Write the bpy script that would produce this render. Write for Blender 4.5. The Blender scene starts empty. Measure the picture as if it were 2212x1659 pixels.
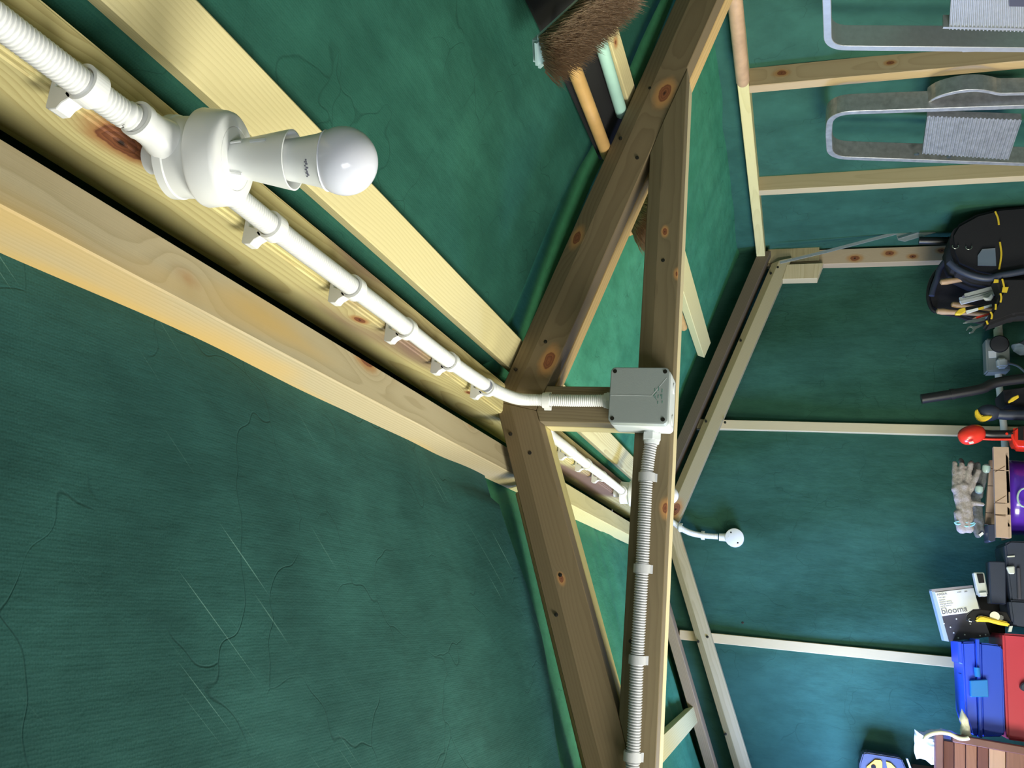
import bpy, bmesh, math, random
from mathutils import Vector, Matrix, noise
random.seed(7)
S = bpy.context.scene
COL = S.collection

# ------------------------------------------------------------------ camera
F, CX, CY = 1850.0, 1106.0, 829.5
def nrm(v): return Vector(v).normalized()
_Y = nrm((594, 505, F)); _Z = nrm((-5664, -66, F)); _Z = (_Z - _Y * _Z.dot(_Y)).normalized(); _X = _Y.cross(_Z)
M3 = Matrix((_X, _Y, _Z))            # world = M3 @ photo camera axes (right, down, forward)
cd = bpy.data.cameras.new('camera'); cam = bpy.data.objects.new('camera', cd); COL.objects.link(cam)
cd.sensor_fit = 'HORIZONTAL'; cd.sensor_width = 36; cd.lens = 36 * F / 2212; cd.clip_start = 0.01
R3 = Matrix((M3.col[0], -M3.col[1], -M3.col[2])).transposed()
cam.matrix_world = R3.to_4x4()       # the phone is held at (0,0,0), 1.65 m above the floor, turned on its side
S.camera = cam

# ------------------------------------------------------------------ light
w = bpy.data.worlds.new('sky'); S.world = w; w.use_nodes = True
w.node_tree.nodes['Background'].inputs[0].default_value = (0.62, 0.74, 0.9, 1)
w.node_tree.nodes['Background'].inputs[1].default_value = 1.0
S.view_settings.view_transform = 'Standard'; S.view_settings.look = 'None'
S.view_settings.gamma = 1; S.view_settings.use_curve_mapping = False
S.view_settings.exposure = 0.0
S.cycles.max_bounces = 6; S.cycles.diffuse_bounces = 3; S.cycles.glossy_bounces = 3; S.cycles.adaptive_threshold = .05
def area(name, loc, rot, sx, sy, power, color):
    l = bpy.data.lights.new(name, 'AREA'); l.shape = 'RECTANGLE'; l.size = sx; l.size_y = sy; l.energy = power; l.color = color
    o = bpy.data.objects.new(name, l); COL.objects.link(o); o.location = loc; o.rotation_euler = rot; return o
XL, XR, YF, YB, ZF = -0.67, 1.34, -1.7, 3.3, -1.65
WIN = [(0.70, 1.35, -0.95, -0.10), (1.75, 2.35, -0.80, -0.12), (2.68, 3.06, -0.50, -0.06)]
area('daylight_near', (XL - 0.03, 1.025, -0.525), (0, math.radians(-90), 0), .85, .65, 44, (1.0, 1.0, 0.90))
area('daylight_mid', (XL - 0.03, 2.05, -0.46), (0, math.radians(-90), 0), .68, .60, 35, (1.0, 0.98, 0.70))
area('daylight_far', (XL - 0.03, 2.87, -0.28), (0, math.radians(-90), 0), .44, .38, 52, (0.30, 0.46, 1.0))
area('daylight_door', (XL - 0.03, -0.40, -0.52), (0, math.radians(-90), 0), .95, .55, 21, (0.93, 0.97, 1.0))

# ------------------------------------------------------------------ picking helpers (photo pixel -> point on a real plane)
def ray(x, y): return M3 @ Vector((x - CX, y - CY, F))
def PY(x, y, Y): r = ray(x, y); return r * (Y / r.y)
def PX(x, y, X): r = ray(x, y); return r * (X / r.x)
def PZ(x, y, Z): r = ray(x, y); return r * (Z / r.z)
def PR(x, y, c): r = ray(x, y); return r * (c / (r.z + .36 * r.x))      # right roof slope z = c - .36 x
def PL(x, y, c): r = ray(x, y); return r * (c / (r.z - .352 * r.x))     # left roof slope  z = c + .352 x

# ------------------------------------------------------------------ mesh helpers
WM = {}
def place(o, parent, basis):
    COL.objects.link(o); WM[o] = basis.copy()
    if parent is not None:
        o.parent = parent; o.matrix_basis = WM[parent].inverted() @ basis
    else: o.matrix_basis = basis
def tag(o, label=None, cat=None, group=None, kind=None):
    if label: o['label'] = label
    if cat: o['category'] = cat
    if group: o['group'] = group
    if kind: o['kind'] = kind
    return o
def empty(name, loc, label=None, cat=None, group=None, kind=None):
    o = bpy.data.objects.new(name, None); o.empty_display_size = .05
    place(o, None, Matrix.Translation(loc)); return tag(o, label, cat, group, kind)
def mk(name, vf, mat, parent=None, basis=None, smooth=False, bevel=0, seg=1, label=None, recalc=True):
    vs, fs = vf
    if basis is None:
        c = Vector((0, 0, 0))
        for v in vs: c += Vector(v)
        basis = Matrix.Translation(c / max(1, len(vs)))
    inv = basis.inverted()
    me = bpy.data.meshes.new(name); me.from_pydata([inv @ Vector(v) for v in vs], [], fs)
    bm = bmesh.new(); bm.from_mesh(me)
    if recalc: bmesh.ops.recalc_face_normals(bm, faces=bm.faces)
    if bevel: bmesh.ops.bevel(bm, geom=[e for e in bm.edges if len(e.link_faces) == 2 and e.calc_face_angle(0) > .35], offset=bevel, segments=seg, affect='EDGES', clamp_overlap=True)
    if smooth:
        for f in bm.faces: f.smooth = True
        for e in bm.edges:
            if len(e.link_faces) == 2 and e.calc_face_angle(0) > .7: e.smooth = False
    bm.to_mesh(me); bm.free(); me.materials.append(mat)
    o = bpy.data.objects.new(name, me); place(o, parent, basis)
    if label: o['label'] = label
    return o
def join(*vfs):
    V, Fc = [], []
    for v, f in vfs:
        n = len(V); V += list(v); Fc += [tuple(i + n for i in q) for q in f]
    return V, Fc
def prism(front, ext):
    n = len(front); e = Vector(ext)
    V = [Vector(p) for p in front] + [Vector(p) + e for p in front]
    return V, [tuple(range(n)), tuple(range(2 * n - 1, n - 1, -1))] + [(i, (i + 1) % n, n + (i + 1) % n, n + i) for i in range(n)]
def prismY(xz, y0, y1): return prism([(x, y0, z) for x, z in xz], (0, y1 - y0, 0))
def pxprism(px, Y, depth): return prism([PY(x, y, Y) for x, y in px], (0, depth, 0))
def box(x0, x1, y0, y1, z0, z1): return prism([(x0, y0, z0), (x1, y0, z0), (x1, y0, z1), (x0, y0, z1)], (0, y1 - y0, 0))
def frame(d, up=(0, 0, 1)):
    x = Vector(d).normalized(); u = Vector(up)
    y = u.cross(x)
    if y.length < 1e-4: y = Vector((0, 1, 0)).cross(x)
    y.normalize(); return x, y, x.cross(y)
def basis_of(origin, d, up=(0, 0, 1)):
    x, y, z = frame(d, up); m = Matrix((x, y, z)).transposed().to_4x4(); m.translation = Vector(origin); return m
def bar(p0, p1, w, h, up=(0, 0, 1)):
    p0, p1 = Vector(p0), Vector(p1); x, y, z = frame(p1 - p0, up)
    q = [p0 + y * a * w / 2 + z * b * h / 2 for a, b in ((-1, -1), (1, -1), (1, 1), (-1, 1))]
    return prism(q, p1 - p0)
def lathe(profile, o, d, n=40, cap0=True, cap1=True, a0=0):
    x, y, z = frame(d, (0, 1, 0) if abs(Vector(d).normalized().y) < .9 else (0, 0, 1)); o = Vector(o); V, Fc = [], []
    for r, t in profile:
        for k in range(n):
            a = a0 + 2 * math.pi * k / n; V.append(o + x * t + y * r * math.cos(a) + z * r * math.sin(a))
    for i in range(len(profile) - 1):
        for k in range(n):
            k2 = (k + 1) % n; Fc.append((i * n + k, i * n + k2, (i + 1) * n + k2, (i + 1) * n + k))
    if cap0: Fc.append(tuple(range(n)))
    if cap1: Fc.append(tuple((len(profile) - 1) * n + k for k in range(n - 1, -1, -1)))
    return V, Fc
def cyl(p0, p1, r, n=20, r1=None):
    p0, p1 = Vector(p0), Vector(p1); return lathe([(r, 0), (r if r1 is None else r1, (p1 - p0).length)], p0, p1 - p0, n)
def smoothpath(pts, step=.004):
    P = [Vector(p) for p in pts]
    if len(P) > 2:
        Q = [P[0] * 2 - P[1]] + P + [P[-1] * 2 - P[-2]]; out = []
        for i in range(1, len(Q) - 2):
            a, b, c, d = Q[i - 1:i + 3]; m = max(2, int((c - b).length / step))
            for k in range(m):
                t = k / m
                out.append(.5 * ((2 * b) + (c - a) * t + (2 * a - 5 * b + 4 * c - d) * t * t + (3 * b - a - 3 * c + d) * t ** 3))
        out.append(P[-1]); P = out
    return P
def resample(P, step):
    out = [P[0]]; acc = 0
    for a, b in zip(P, P[1:]):
        L = (b - a).length
        if L < 1e-9: continue
        t = step - acc
        while t <= L: out.append(a + (b - a) * (t / L)); t += step
        acc = (L - (t - step))
    return out
def sweep(P, rad, n=16, cap=True):
    V, Fc = [], []; T = [(P[min(i + 1, len(P) - 1)] - P[max(i - 1, 0)]).normalized() for i in range(len(P))]
    u = T[0].orthogonal().normalized()
    for i, p in enumerate(P):
        u = (u - T[i] * u.dot(T[i])).normalized(); v = T[i].cross(u); r = rad(i) if callable(rad) else rad
        for k in range(n):
            a = 2 * math.pi * k / n; V.append(p + u * r * math.cos(a) + v * r * math.sin(a))
    for i in range(len(P) - 1):
        for k in range(n):
            k2 = (k + 1) % n; Fc.append((i * n + k, i * n + k2, (i + 1) * n + k2, (i + 1) * n + k))
    if cap: Fc += [tuple(range(n)), tuple((len(P) - 1) * n + k for k in range(n - 1, -1, -1))]
    return V, Fc
def tube(pts, r, n=14, step=.006): return sweep(resample(smoothpath(pts, step), step) if len(pts) > 2 else [Vector(p) for p in pts], r, n)
def ribbed(pts, r=.0100, amp=.0009, pitch=.0036, n=18):
    P = resample(smoothpath(pts, .003), pitch / 4); prof = (r + amp, r + amp * .8, r - amp, r + amp * .2)
    return sweep(P, lambda i: prof[i % 4], n)

# ------------------------------------------------------------------ materials
def newmat(name):
    m = bpy.data.materials.new(name); m.use_nodes = True; nt = m.node_tree; return m, nt, nt.nodes['Principled BSDF']
def plain(name, col, rough=.5, metal=0, bump=0, bscale=200, spec=.5, var=0, coat=0, sheen=0):
    m, nt, b = newmat(name)
    b.inputs['Base Color'].default_value = (*col, 1); b.inputs['Roughness'].default_value = rough; b.inputs['Metallic'].default_value = metal
    b.inputs['Specular IOR Level'].default_value = spec; b.inputs['Coat Weight'].default_value = coat; b.inputs['Sheen Weight'].default_value = sheen
    tc = nt.nodes.new('ShaderNodeTexCoord'); nz = nt.nodes.new('ShaderNodeTexNoise'); nz.inputs['Scale'].default_value = bscale; nz.inputs['Detail'].default_value = 4
    nt.links.new(tc.outputs['Object'], nz.inputs['Vector'])
    if bump:
        bp = nt.nodes.new('ShaderNodeBump'); bp.inputs['Strength'].default_value = bump; bp.inputs['Distance'].default_value = .001
        nt.links.new(nz.outputs['Fac'], bp.inputs['Height']); nt.links.new(bp.outputs['Normal'], b.inputs['Normal'])
    if var:
        mx = nt.nodes.new('ShaderNodeMix'); mx.data_type = 'RGBA'; mx.inputs['A'].default_value = (*[c * (1 - var) for c in col], 1); mx.inputs['B'].default_value = (*[min(1, c * (1 + var)) for c in col], 1)
        nt.links.new(nz.outputs['Fac'], mx.inputs['Factor']); nt.links.new(mx.outputs['Result'], b.inputs['Base Color'])
    return m
class NT:
    def __init__(s, nt): s.nt = nt
    def n(s, t, **kw):
        o = s.nt.nodes.new(t)
        for k, v in kw.items(): setattr(o, k, v)
        return o
    def _in(s, sock, v):
        if isinstance(v, bpy.types.NodeSocket): s.nt.links.new(v, sock)
        else: sock.default_value = v
    def m(s, op, a, b=0.0, c=None):
        o = s.n('ShaderNodeMath', operation=op); s._in(o.inputs[0], a); s._in(o.inputs[1], b)
        if c is not None: s._in(o.inputs[2], c)
        return o.outputs[0]
    def vm(s, op, a, b=None, out=0):
        o = s.n('ShaderNodeVectorMath', operation=op); s._in(o.inputs[0], a)
        if b is not None: s._in(o.inputs[1], b)
        return o.outputs[out]
    def mix(s, f, a, b):
        o = s.n('ShaderNodeMix', data_type='RGBA'); s._in(o.inputs['Factor'], f)
        s._in(o.inputs['A'], a if isinstance(a, bpy.types.NodeSocket) else (*a, 1)); s._in(o.inputs['B'], b if isinstance(b, bpy.types.NodeSocket) else (*b, 1))
        return o.outputs['Result']
    def ss(s, v, lo, hi):
        o = s.n('ShaderNodeMapRange', interpolation_type='SMOOTHSTEP'); s._in(o.inputs['Value'], v); o.inputs['From Min'].default_value = lo; o.inputs['From Max'].default_value = hi
        return o.outputs['Result']
    def noise(s, vec, scale, detail=2, rough=.5, dist=0):
        o = s.n('ShaderNodeTexNoise'); s._in(o.inputs['Vector'], vec); o.inputs['Scale'].default_value = scale; o.inputs['Detail'].default_value = detail
        o.inputs['Roughness'].default_value = rough; o.inputs['Distortion'].default_value = dist; return o.outputs['Fac']
WC = [0]
def wood(light=(.66, .55, .29), dark=(.40, .29, .12), centre=(.05, -.03), pitch=.0042, knots=(), contrast=.75, mott=.25, tint2=None, warp=.012):
    """pine timber: rings round a pith parallel to local x, knots at local points (x, y, z, radius)"""
    WC[0] += 1; m, nt, b = newmat('pine_%02d' % WC[0]); N = NT(nt)
    tc = N.n('ShaderNodeTexCoord').outputs['Object']; off = N.vm('ADD', tc, (WC[0] * 3.7, WC[0] * 1.3, WC[0] * .7))
    sp = N.n('ShaderNodeSeparateXYZ'); nt.links.new(tc, sp.inputs[0]); x, y, z = sp.outputs
    slow = N.noise(N.vm('MULTIPLY', off, (1.6, 7, 7)), 1.0, 1.5); slow2 = N.noise(N.vm('MULTIPLY', off, (4, 14, 14)), 1.0, 2)
    yy = N.m('ADD', N.m('SUBTRACT', y, centre[0]), N.m('MULTIPLY', N.m('SUBTRACT', slow, .5), warp * 2.5))
    zz = N.m('ADD', N.m('SUBTRACT', z, centre[1]), N.m('MULTIPLY', N.m('SUBTRACT', slow2, .5), warp))
    r = N.m('SQRT', N.m('ADD', N.m('MULTIPLY', yy, yy), N.m('MULTIPLY', zz, zz)))
    kf = None
    for kx, ky, kz, kr in knots:
        d = N.vm('LENGTH', N.vm('MULTIPLY', N.vm('SUBTRACT', tc, (kx, ky, kz)), (.55, 1, 1)), out=1)
        g = N.m('EXPONENT', N.m('MULTIPLY', N.m('MULTIPLY', d, d), -1 / (kr * 2.6) ** 2))
        r = N.m('ADD', r, N.m('MULTIPLY', g, kr * 1.5))
        rn = N.m('ADD', N.m('DIVIDE', d, kr), N.m('MULTIPLY', N.m('SUBTRACT', N.noise(tc, 60, 3), .5), .7))
        kf = rn if kf is None else N.m('MINIMUM', kf, rn)
    ph = N.m('FRACT', N.m('ADD', N.m('DIVIDE', r, pitch), N.m('MULTIPLY', N.noise(N.vm('MULTIPLY', off, (14, 60, 60)), 1, 2), .35)))
    ring = N.m('POWER', ph, 2.2)
    ring = N.m('MULTIPLY', ring, N.ss(ph, 1.0, .9))
    fib = N.noise(N.vm('MULTIPLY', off, (12, 900, 900)), 1, 2)
    mo = N.noise(N.vm('MULTIPLY', off, (3, 10, 10)), 1, 3)
    f = N.m('MULTIPLY', ring, contrast); f = N.m('ADD', f, N.m('MULTIPLY', N.m('SUBTRACT', fib, .5), .28)); f = N.m('ADD', f, N.m('MULTIPLY', N.m('SUBTRACT', mo, .5), mott))
    f.node.use_clamp = True
    col = N.mix(f, light, dark)
    if tint2: col = N.mix(N.ss(N.noise(N.vm('MULTIPLY', off, (2.2, 9, 9)), 1, 2), .48, .66), col, tint2)
    if kf is not None:
        col = N.mix(N.ss(kf, 2.2, .9), col, (.46, .24, .09)); kr_ = N.m('FRACT', N.m('MULTIPLY', kf, 3.2))
        kc = N.mix(kr_, (.30, .11, .045), (.17, .06, .03)); col = N.mix(N.ss(kf, 1.06, .86), col, kc); col = N.mix(N.ss(kf, .28, .12), col, (.03, .015, .01))
    nt.links.new(col, b.inputs['Base Color']); b.inputs['Roughness'].default_value = .62; b.inputs['Specular IOR Level'].default_value = .3
    bp = N.n('ShaderNodeBump'); bp.inputs['Strength'].default_value = .2; bp.inputs['Distance'].default_value = .0004
    nt.links.new(fib, bp.inputs['Height']); nt.links.new(bp.outputs['Normal'], b.inputs['Normal'])
    return m
def lining(name, base=(.030, .150, .100), hi=(.05, .21, .15), streak=0.0, crease=.5, weave=1.0):
    """green woven roofing membrane: weave, creases, rubbed fibre streaks"""
    m, nt, b = newmat(name); N = NT(nt); tc = N.n('ShaderNodeTexCoord').outputs['Object']
    wv = N.noise(N.vm('MULTIPLY', tc, (1, 1, 1)), 900, 1); big = N.noise(tc, 5, 4, .6); med = N.noise(N.vm('MULTIPLY', tc, (30, 9, 9)), 1, 4, .65)
    col = N.mix(N.ss(big, .3, .72), base, hi); col = N.mix(N.m('MULTIPLY', N.ss(med, .35, .75), .45), col, tuple(c * .62 for c in base))
    col = N.mix(N.m('MULTIPLY', wv, .35 * weave), col, tuple(c * .45 for c in base))
    v = N.n('ShaderNodeTexVoronoi', feature='DISTANCE_TO_EDGE'); v.inputs['Scale'].default_value = 5.5
    dn = N.n('ShaderNodeTexNoise'); dn.inputs['Scale'].default_value = 4; dn.inputs['Detail'].default_value = 3; nt.links.new(tc, dn.inputs['Vector'])
    nt.links.new(N.vm('ADD', N.vm('MULTIPLY', tc, (.8, 1.0, 1)), N.vm('MULTIPLY', dn.outputs['Color'], (.35, .35, .35))), v.inputs['Vector'])
    edge = N.m('MULTIPLY', N.ss(v.outputs['Distance'], .008, 0), N.ss(N.noise(tc, 7, 2), .43, .56))
    col = N.mix(N.m('MULTIPLY', edge, .45), col, tuple(c * .5 for c in base))  # shade in the creases painted into the colour
    if streak:
        rot = N.n('ShaderNodeMapping'); rot.inputs['Rotation'].default_value = (0, 0, math.radians(-135)); nt.links.new(tc, rot.inputs['Vector'])
        st = N.noise(N.vm('MULTIPLY', rot.outputs[0], (5, 360, 0)), 1, 1); msk = N.ss(N.noise(tc, 2.6, 2), .47, .6)
        col = N.mix(N.m('MULTIPLY', N.m('MULTIPLY', N.ss(st, .70, .80), msk), streak), col, (.22, .42, .36))
    nt.links.new(col, b.inputs['Base Color']); b.inputs['Roughness'].default_value = .72; b.inputs['Specular IOR Level'].default_value = .12
    h = N.m('ADD', N.m('MULTIPLY', big, 2.0), N.m('MULTIPLY', med, .8)); h = N.m('SUBTRACT', h, N.m('MULTIPLY', edge, crease * .3))
    vw = N.n('ShaderNodeTexVoronoi'); vw.inputs['Scale'].default_value = 420; vw.inputs['Randomness'].default_value = .35; nt.links.new(tc, vw.inputs['Vector'])
    h = N.m('ADD', h, N.m('MULTIPLY', vw.outputs['Distance'], .12 * weave))
    bp = N.n('ShaderNodeBump'); bp.inputs['Strength'].default_value = .6; bp.inputs['Distance'].default_value = .004
    nt.links.new(h, bp.inputs['Height']); nt.links.new(bp.outputs['Normal'], b.inputs['Normal'])
    return m

M = dict(
    lin_left=lining('green_lining_left', (.025, .094, .084), (.040, .140, .125), streak=.55),
    lin_right=lining('green_lining_right', (.020, .095, .068), (.033, .14, .10), crease=.35),
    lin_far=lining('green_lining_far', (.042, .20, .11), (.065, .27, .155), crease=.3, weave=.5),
    lin_wall=lining('green_lining_wall', (.030, .100, .072), (.042, .135, .098), crease=.2, weave=.6),
    white=plain('white_plastic', (.90, .90, .88), .38, bump=.05),
    white2=plain('white_plastic_box', (.86, .87, .85), .33, bump=.04),
    grey=plain('grey_plastic_box', (.30, .335, .335), .55, bump=.15, bscale=600),
    duct=plain('unlit_grey_plastic', (.50, .51, .54), .4, bump=.05),  # greyer plastic of the collar run, its unlit tone put into the colour
    greylt=plain('pale_grey_plastic', (.62, .66, .68), .4, bump=.05),
    dome=plain('opal_bulb_glass', (.80, .81, .90), .16, spec=.6),
    screw=plain('dark_screw', (.05, .045, .04), .4, .8),
    alu=plain('aluminium', (.50, .52, .54), .36, .6, bump=.2, bscale=90, var=.15),
    aluold=plain('paint_spattered_aluminium', (.40, .41, .43), .42, .6, bump=.3, bscale=70, var=.45),
    steel=plain('steel', (.55, .57, .6), .3, 1),
    black=plain('black_plastic', (.012, .012, .015), .35),
    blackf=plain('black_fabric', (.014, .014, .022), .85, bump=.4, bscale=500),
    navy=plain('dark_blue_grey_plastic', (.035, .045, .085), .45, bump=.2, bscale=500),
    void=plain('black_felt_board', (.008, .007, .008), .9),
    yellow=plain('yellow_plastic', (.85, .60, .05), .4),
    orange=plain('orange_plastic', (.85, .38, .03), .45),
    red=plain('red_plastic', (.75, .035, .02), .3, coat=.4),
    redbox=plain('red_painted_steel', (.52, .05, .09), .35, bump=.05, coat=.3),
    blue=plain('blue_plastic', (.02, .08, .75), .4, bump=.12, bscale=500),
    blueL=plain('light_blue_plastic', (.02, .22, .80), .35),
    purple=plain('purple_plastic_tub', (.10, .03, .55), .22, coat=.5),
    cream=plain('cream_sackcloth', (.80, .82, .74), .85, bump=.5, bscale=300),
    mdf=plain('mitre_box_wood', (.50, .36, .29), .6, bump=.1, var=.1, bscale=40),
    handle=plain('worn_wooden_handle', (.52, .33, .19), .55, var=.35, bscale=30),
    handle2=plain('varnished_broomstick', (.55, .33, .12), .45, var=.25, bscale=25),
    mint=plain('mint_painted_pole', (.42, .68, .58), .45, var=.08, bscale=25),
    bristle=plain('brown_bristles', (.34, .23, .14), .75, var=.5, bscale=80),
    pale=plain('pale_blue_plastic', (.42, .58, .60), .25, coat=.5),
    glove=plain('soiled_work_glove', (.34, .31, .33), .9, bump=.6, bscale=250, var=.55),
    gloveb=plain('glove_cuff_binding', (.25, .55, .70), .8),
    mahog=plain('dark_red_brown_wood', (.15, .06, .05), .5, bump=.2, var=.25, bscale=25),
    paper=plain('white_label', (.86, .88, .92), .5), ink=plain('grey_ink', (.13, .13, .17), .6), inkt=plain('teal_ink', (.10, .24, .20), .6), grey_card=plain('grey_card', (.32, .30, .33), .6), card2=plain('pale_blue_card', (.40, .52, .60), .6),
    slateb=plain('dark_slate_card', (.055, .055, .085), .5), skyb=plain('board_cladding', (.4, .3, .18), .7, var=.2, bscale=20),
    brown=plain('stained_fence_brown', (.14, .08, .045), .7), clear=plain('clear_plastic', (.16, .2, .3), .1, coat=1),
)
g, nt, b = newmat('window_glass'); N = NT(nt)
tr = N.n('ShaderNodeBsdfTransparent'); gl = N.n('ShaderNodeBsdfGlossy'); gl.inputs['Roughness'].default_value = .02; mxs = N.n('ShaderNodeMixShader'); mxs.inputs[0].default_value = .06
nt.links.new(tr.outputs[0], mxs.inputs[1]); nt.links.new(gl.outputs[0], mxs.inputs[2]); nt.links.new(mxs.outputs[0], nt.nodes['Material Output'].inputs['Surface']); M['glass'] = g

# ------------------------------------------------------------------ shell
tag(mk('floor', box(XL - .05, XR + .1, YF, YB + .1, ZF - .05, ZF), wood((.36, .25, .14), (.2, .12, .06), pitch=.006, centre=(0, .3))), kind='structure')
def wall_panels(x0, x1, ya, yb, za, zb, holes):
    vf = []; ys = sorted({ya, yb} | {h[0] for h in holes} | {h[1] for h in holes})
    for a, b2 in zip(ys, ys[1:]):
        hs = [h for h in holes if h[0] <= a + 1e-6 and h[1] >= b2 - 1e-6]
        if hs: vf += [box(x0, x1, a, b2, za, hs[0][2]), box(x0, x1, a, b2, hs[0][3], zb)]
        else: vf.append(box(x0, x1, a, b2, za, zb))
    return join(*vf)
HOLES = WIN + [(-.68, -.12, -1.0, -.05)]
wl = mk('wall_left', wall_panels(XL - .02, XL, YF, YB + .05, ZF, .2, HOLES), M['lin_wall']); tag(wl, kind='structure')
for i, (a, b2, z0, z1) in enumerate(HOLES):
    wn = empty('window_%d' % (i + 1), (XL, (a + b2) / 2, z0), kind='structure')
    fr = []
    for q in (box(XL - .03, XL + .02, a, a + .03, z0, z1), box(XL - .03, XL + .02, b2 - .03, b2, z0, z1), box(XL - .03, XL + .02, a, b2, z0, z0 + .03), box(XL - .03, XL + .02, a, b2, z1 - .03, z1)): fr.append(q)
    mk('window_frame', join(*fr), M['skyb'], wn); mk('pane', box(XL - .012, XL - .008, a, b2, z0, z1), M['glass'], wn)
tag(mk('wall_front', box(XL - .02, XR + .1, YF - .02, YF, ZF, .75), M['lin_wall']), kind='structure')

def sheet(name, f, u0, u1, v0, v1, nu, nv, mat, parent=None, thick=0):
    """f(u,v)->world point"""
    V = [f(u0 + (u1 - u0) * i / nu, v0 + (v1 - v0) * j / nv) for i in range(nu + 1) for j in range(nv + 1)]
    Fc = [(i * (nv + 1) + j, (i + 1) * (nv + 1) + j, (i + 1) * (nv + 1) + j + 1, i * (nv + 1) + j + 1) for i in range(nu) for j in range(nv)]
    o = mk(name, (V, Fc), mat, parent, basis=Matrix.Identity(4), smooth=True, recalc=False); return o
def wob(x, y, z, a, s): return a * noise.noise(Vector((x * s, y * s, z * s)))
ceil = empty('ceiling', (.335, .8, .6), kind='structure')
CL, CR = .452, .668
def left_near(u, v):      # u = x from eaves to ridge, v = fraction along y
    edge = 1.44 + .07 * math.exp(-((u + .07) / .15) ** 2)
    y = YF + (edge - YF) * v; k = max(0, (y - .6) / .8)
    z = CL + .352 * u - .004 - .012 * max(0, v - .9) * 10 * (u < .15)
    z += max(0, u - .264) * 1.35; z += wob(u, y, 0, .012, 3) * (u < .25) + wob(u * .6, y * 3.2, 3, .012, 2) * min(1, k + .3) * (.3 + abs(u - .2))
    return Vector((u, y, z))
def left_far(u, v):
    y = 1.25 + (YB - 1.25) * v
    z = CL + .352 * u + .006 + .014 * min(1, max(0, (1.6 - y) / .12)) + max(0, u - .264) * 1.35 + wob(u * .4, y * 5, 9, .010, 2.2) * (u < .25) + wob(u, y, 4, .008, 4); return Vector((u, y, z))
def right_near(u, v):
    edge = 1.43 + .07 * min(1, max(0, (u - .5) / .45)); y = YF + (edge - YF) * v
    z = CR - .36 * u + .002 + min(.1, max(0, .402 - u) * 5) + .02 * min(1, max(0, (u - .5) * 3)) + wob(u, y, 2, .014, 3.2) * min(1, max(0, (u - .45) * 4)) + wob(u * 3, y * .7, 5, .008, 2.4) * min(1, max(0, (u - .5) * 4))
    return Vector((u, y, z))
def right_far(u, v):
    y = 1.36 + (YB - 1.36) * v
    z = CR - .36 * u + .004 + min(.1, max(0, .402 - u) * 5) + .02 * min(1, max(0, (u - .5) * 3)) + wob(u * .8, y * 2.5, 7, .010, 2.5) * min(1, max(0, (u - .45) * 5)) + .016 * min(1, max(0, (1.56 - y) / .1)); 
    z += .004
    return Vector((u, y, z))
sheet('lining_sheet', left_near, XL - .02, .345, 0, 1, 90, 200, M['lin_left'], ceil)
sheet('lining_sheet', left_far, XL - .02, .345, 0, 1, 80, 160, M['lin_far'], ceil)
sheet('lining_sheet', right_near, .325, XR + .08, 0, 1, 90, 200, M['lin_right'], ceil)
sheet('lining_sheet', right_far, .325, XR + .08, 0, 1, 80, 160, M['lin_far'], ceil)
def gablef(u, v):
    top = min(CL + .352 * u, CR - .36 * u) + .05; z = ZF + (top - ZF) * v
    return Vector((u, YB + wob(u * 1.3, 0, z * .5, .016, 2.2) + .006 * math.sin(u * 17 + 2 * math.sin(z * 3)) , z))
tag(sheet('wall_back', gablef, XL - .02, XR + .06, 0, 1, 90, 60, M['lin_wall']), kind='structure')
def rightf(u, v): return Vector((XR + .05 + wob(0, u, v, .012, 3) + wob(4, u * 2.5, v * .7, .008, 3), u, ZF + (.25 - ZF) * v))
tag(sheet('wall_right', rightf, YF, YB, 0, 1, 140, 60, M['lin_wall']), kind='structure')
# outer boarding behind the membrane keeps daylight out
tag(mk('trim_1', join(prism([(XL - .1, YF - .03, CL + .352 * (XL - .1) + .06), (.335, YF - .03, .68), (XR + .15, YF - .03, CR - .36 * (XR + .15) + .09), (XR + .15, YF - .03, CR - .36 * (XR + .15) + .11), (.335, YF - .03, .70), (XL - .1, YF - .03, CL + .352 * (XL - .1) + .08)], (0, YB - YF + .15, 0)),
    box(XR + .1, XR + .12, YF, YB + .1, ZF, .35), box(XL - .1, XR + .12, YB + .06, YB + .09, ZF, .66), box(XL - .1, XR + .12, YF - .05, YF - .025, ZF, .66)), M['skyb']), kind='structure')

# ------------------------------------------------------------------ timber
def timber(name, p0, p1, w, h, mat, up=(0, 0, 1), parent=None, label=None, cat=None, group=None, bevel=.002, seg=2):
    p0, p1 = Vector(p0), Vector(p1)
    o = mk(name, bar(p0, p1, w, h, up), mat, parent, basis_of(p0, p1 - p0, up), bevel=bevel, seg=seg, smooth=False)
    return tag(o, label, cat, group)
PALE, PDK = (.70, .61, .29), (.48, .39, .14)
# ridge beam: cross-section x .322-.385, z .51-.61
rb = [(.319, .500), (.371, .500), (.3745, .505), (.3745, .594), (.3165, .594), (.3165, .503)]
rmat = wood(PALE, (.45, .34, .13), centre=(-.055, .02), pitch=.0045, knots=[(2.185, .030, -.043, .014), (2.62, .030, -.03, .006), (3.0, .03, -.04, .005)], tint2=(.27, .17, .12), warp=.02)
tag(mk('ridge_beam', prismY(rb, YF, YB - .01), rmat, None, basis_of((.3455, YF, .548), (0, 1, 0)), bevel=.002, seg=2), 'thick pale pine ridge beam carrying the white conduit and lamps', 'beam')
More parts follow.
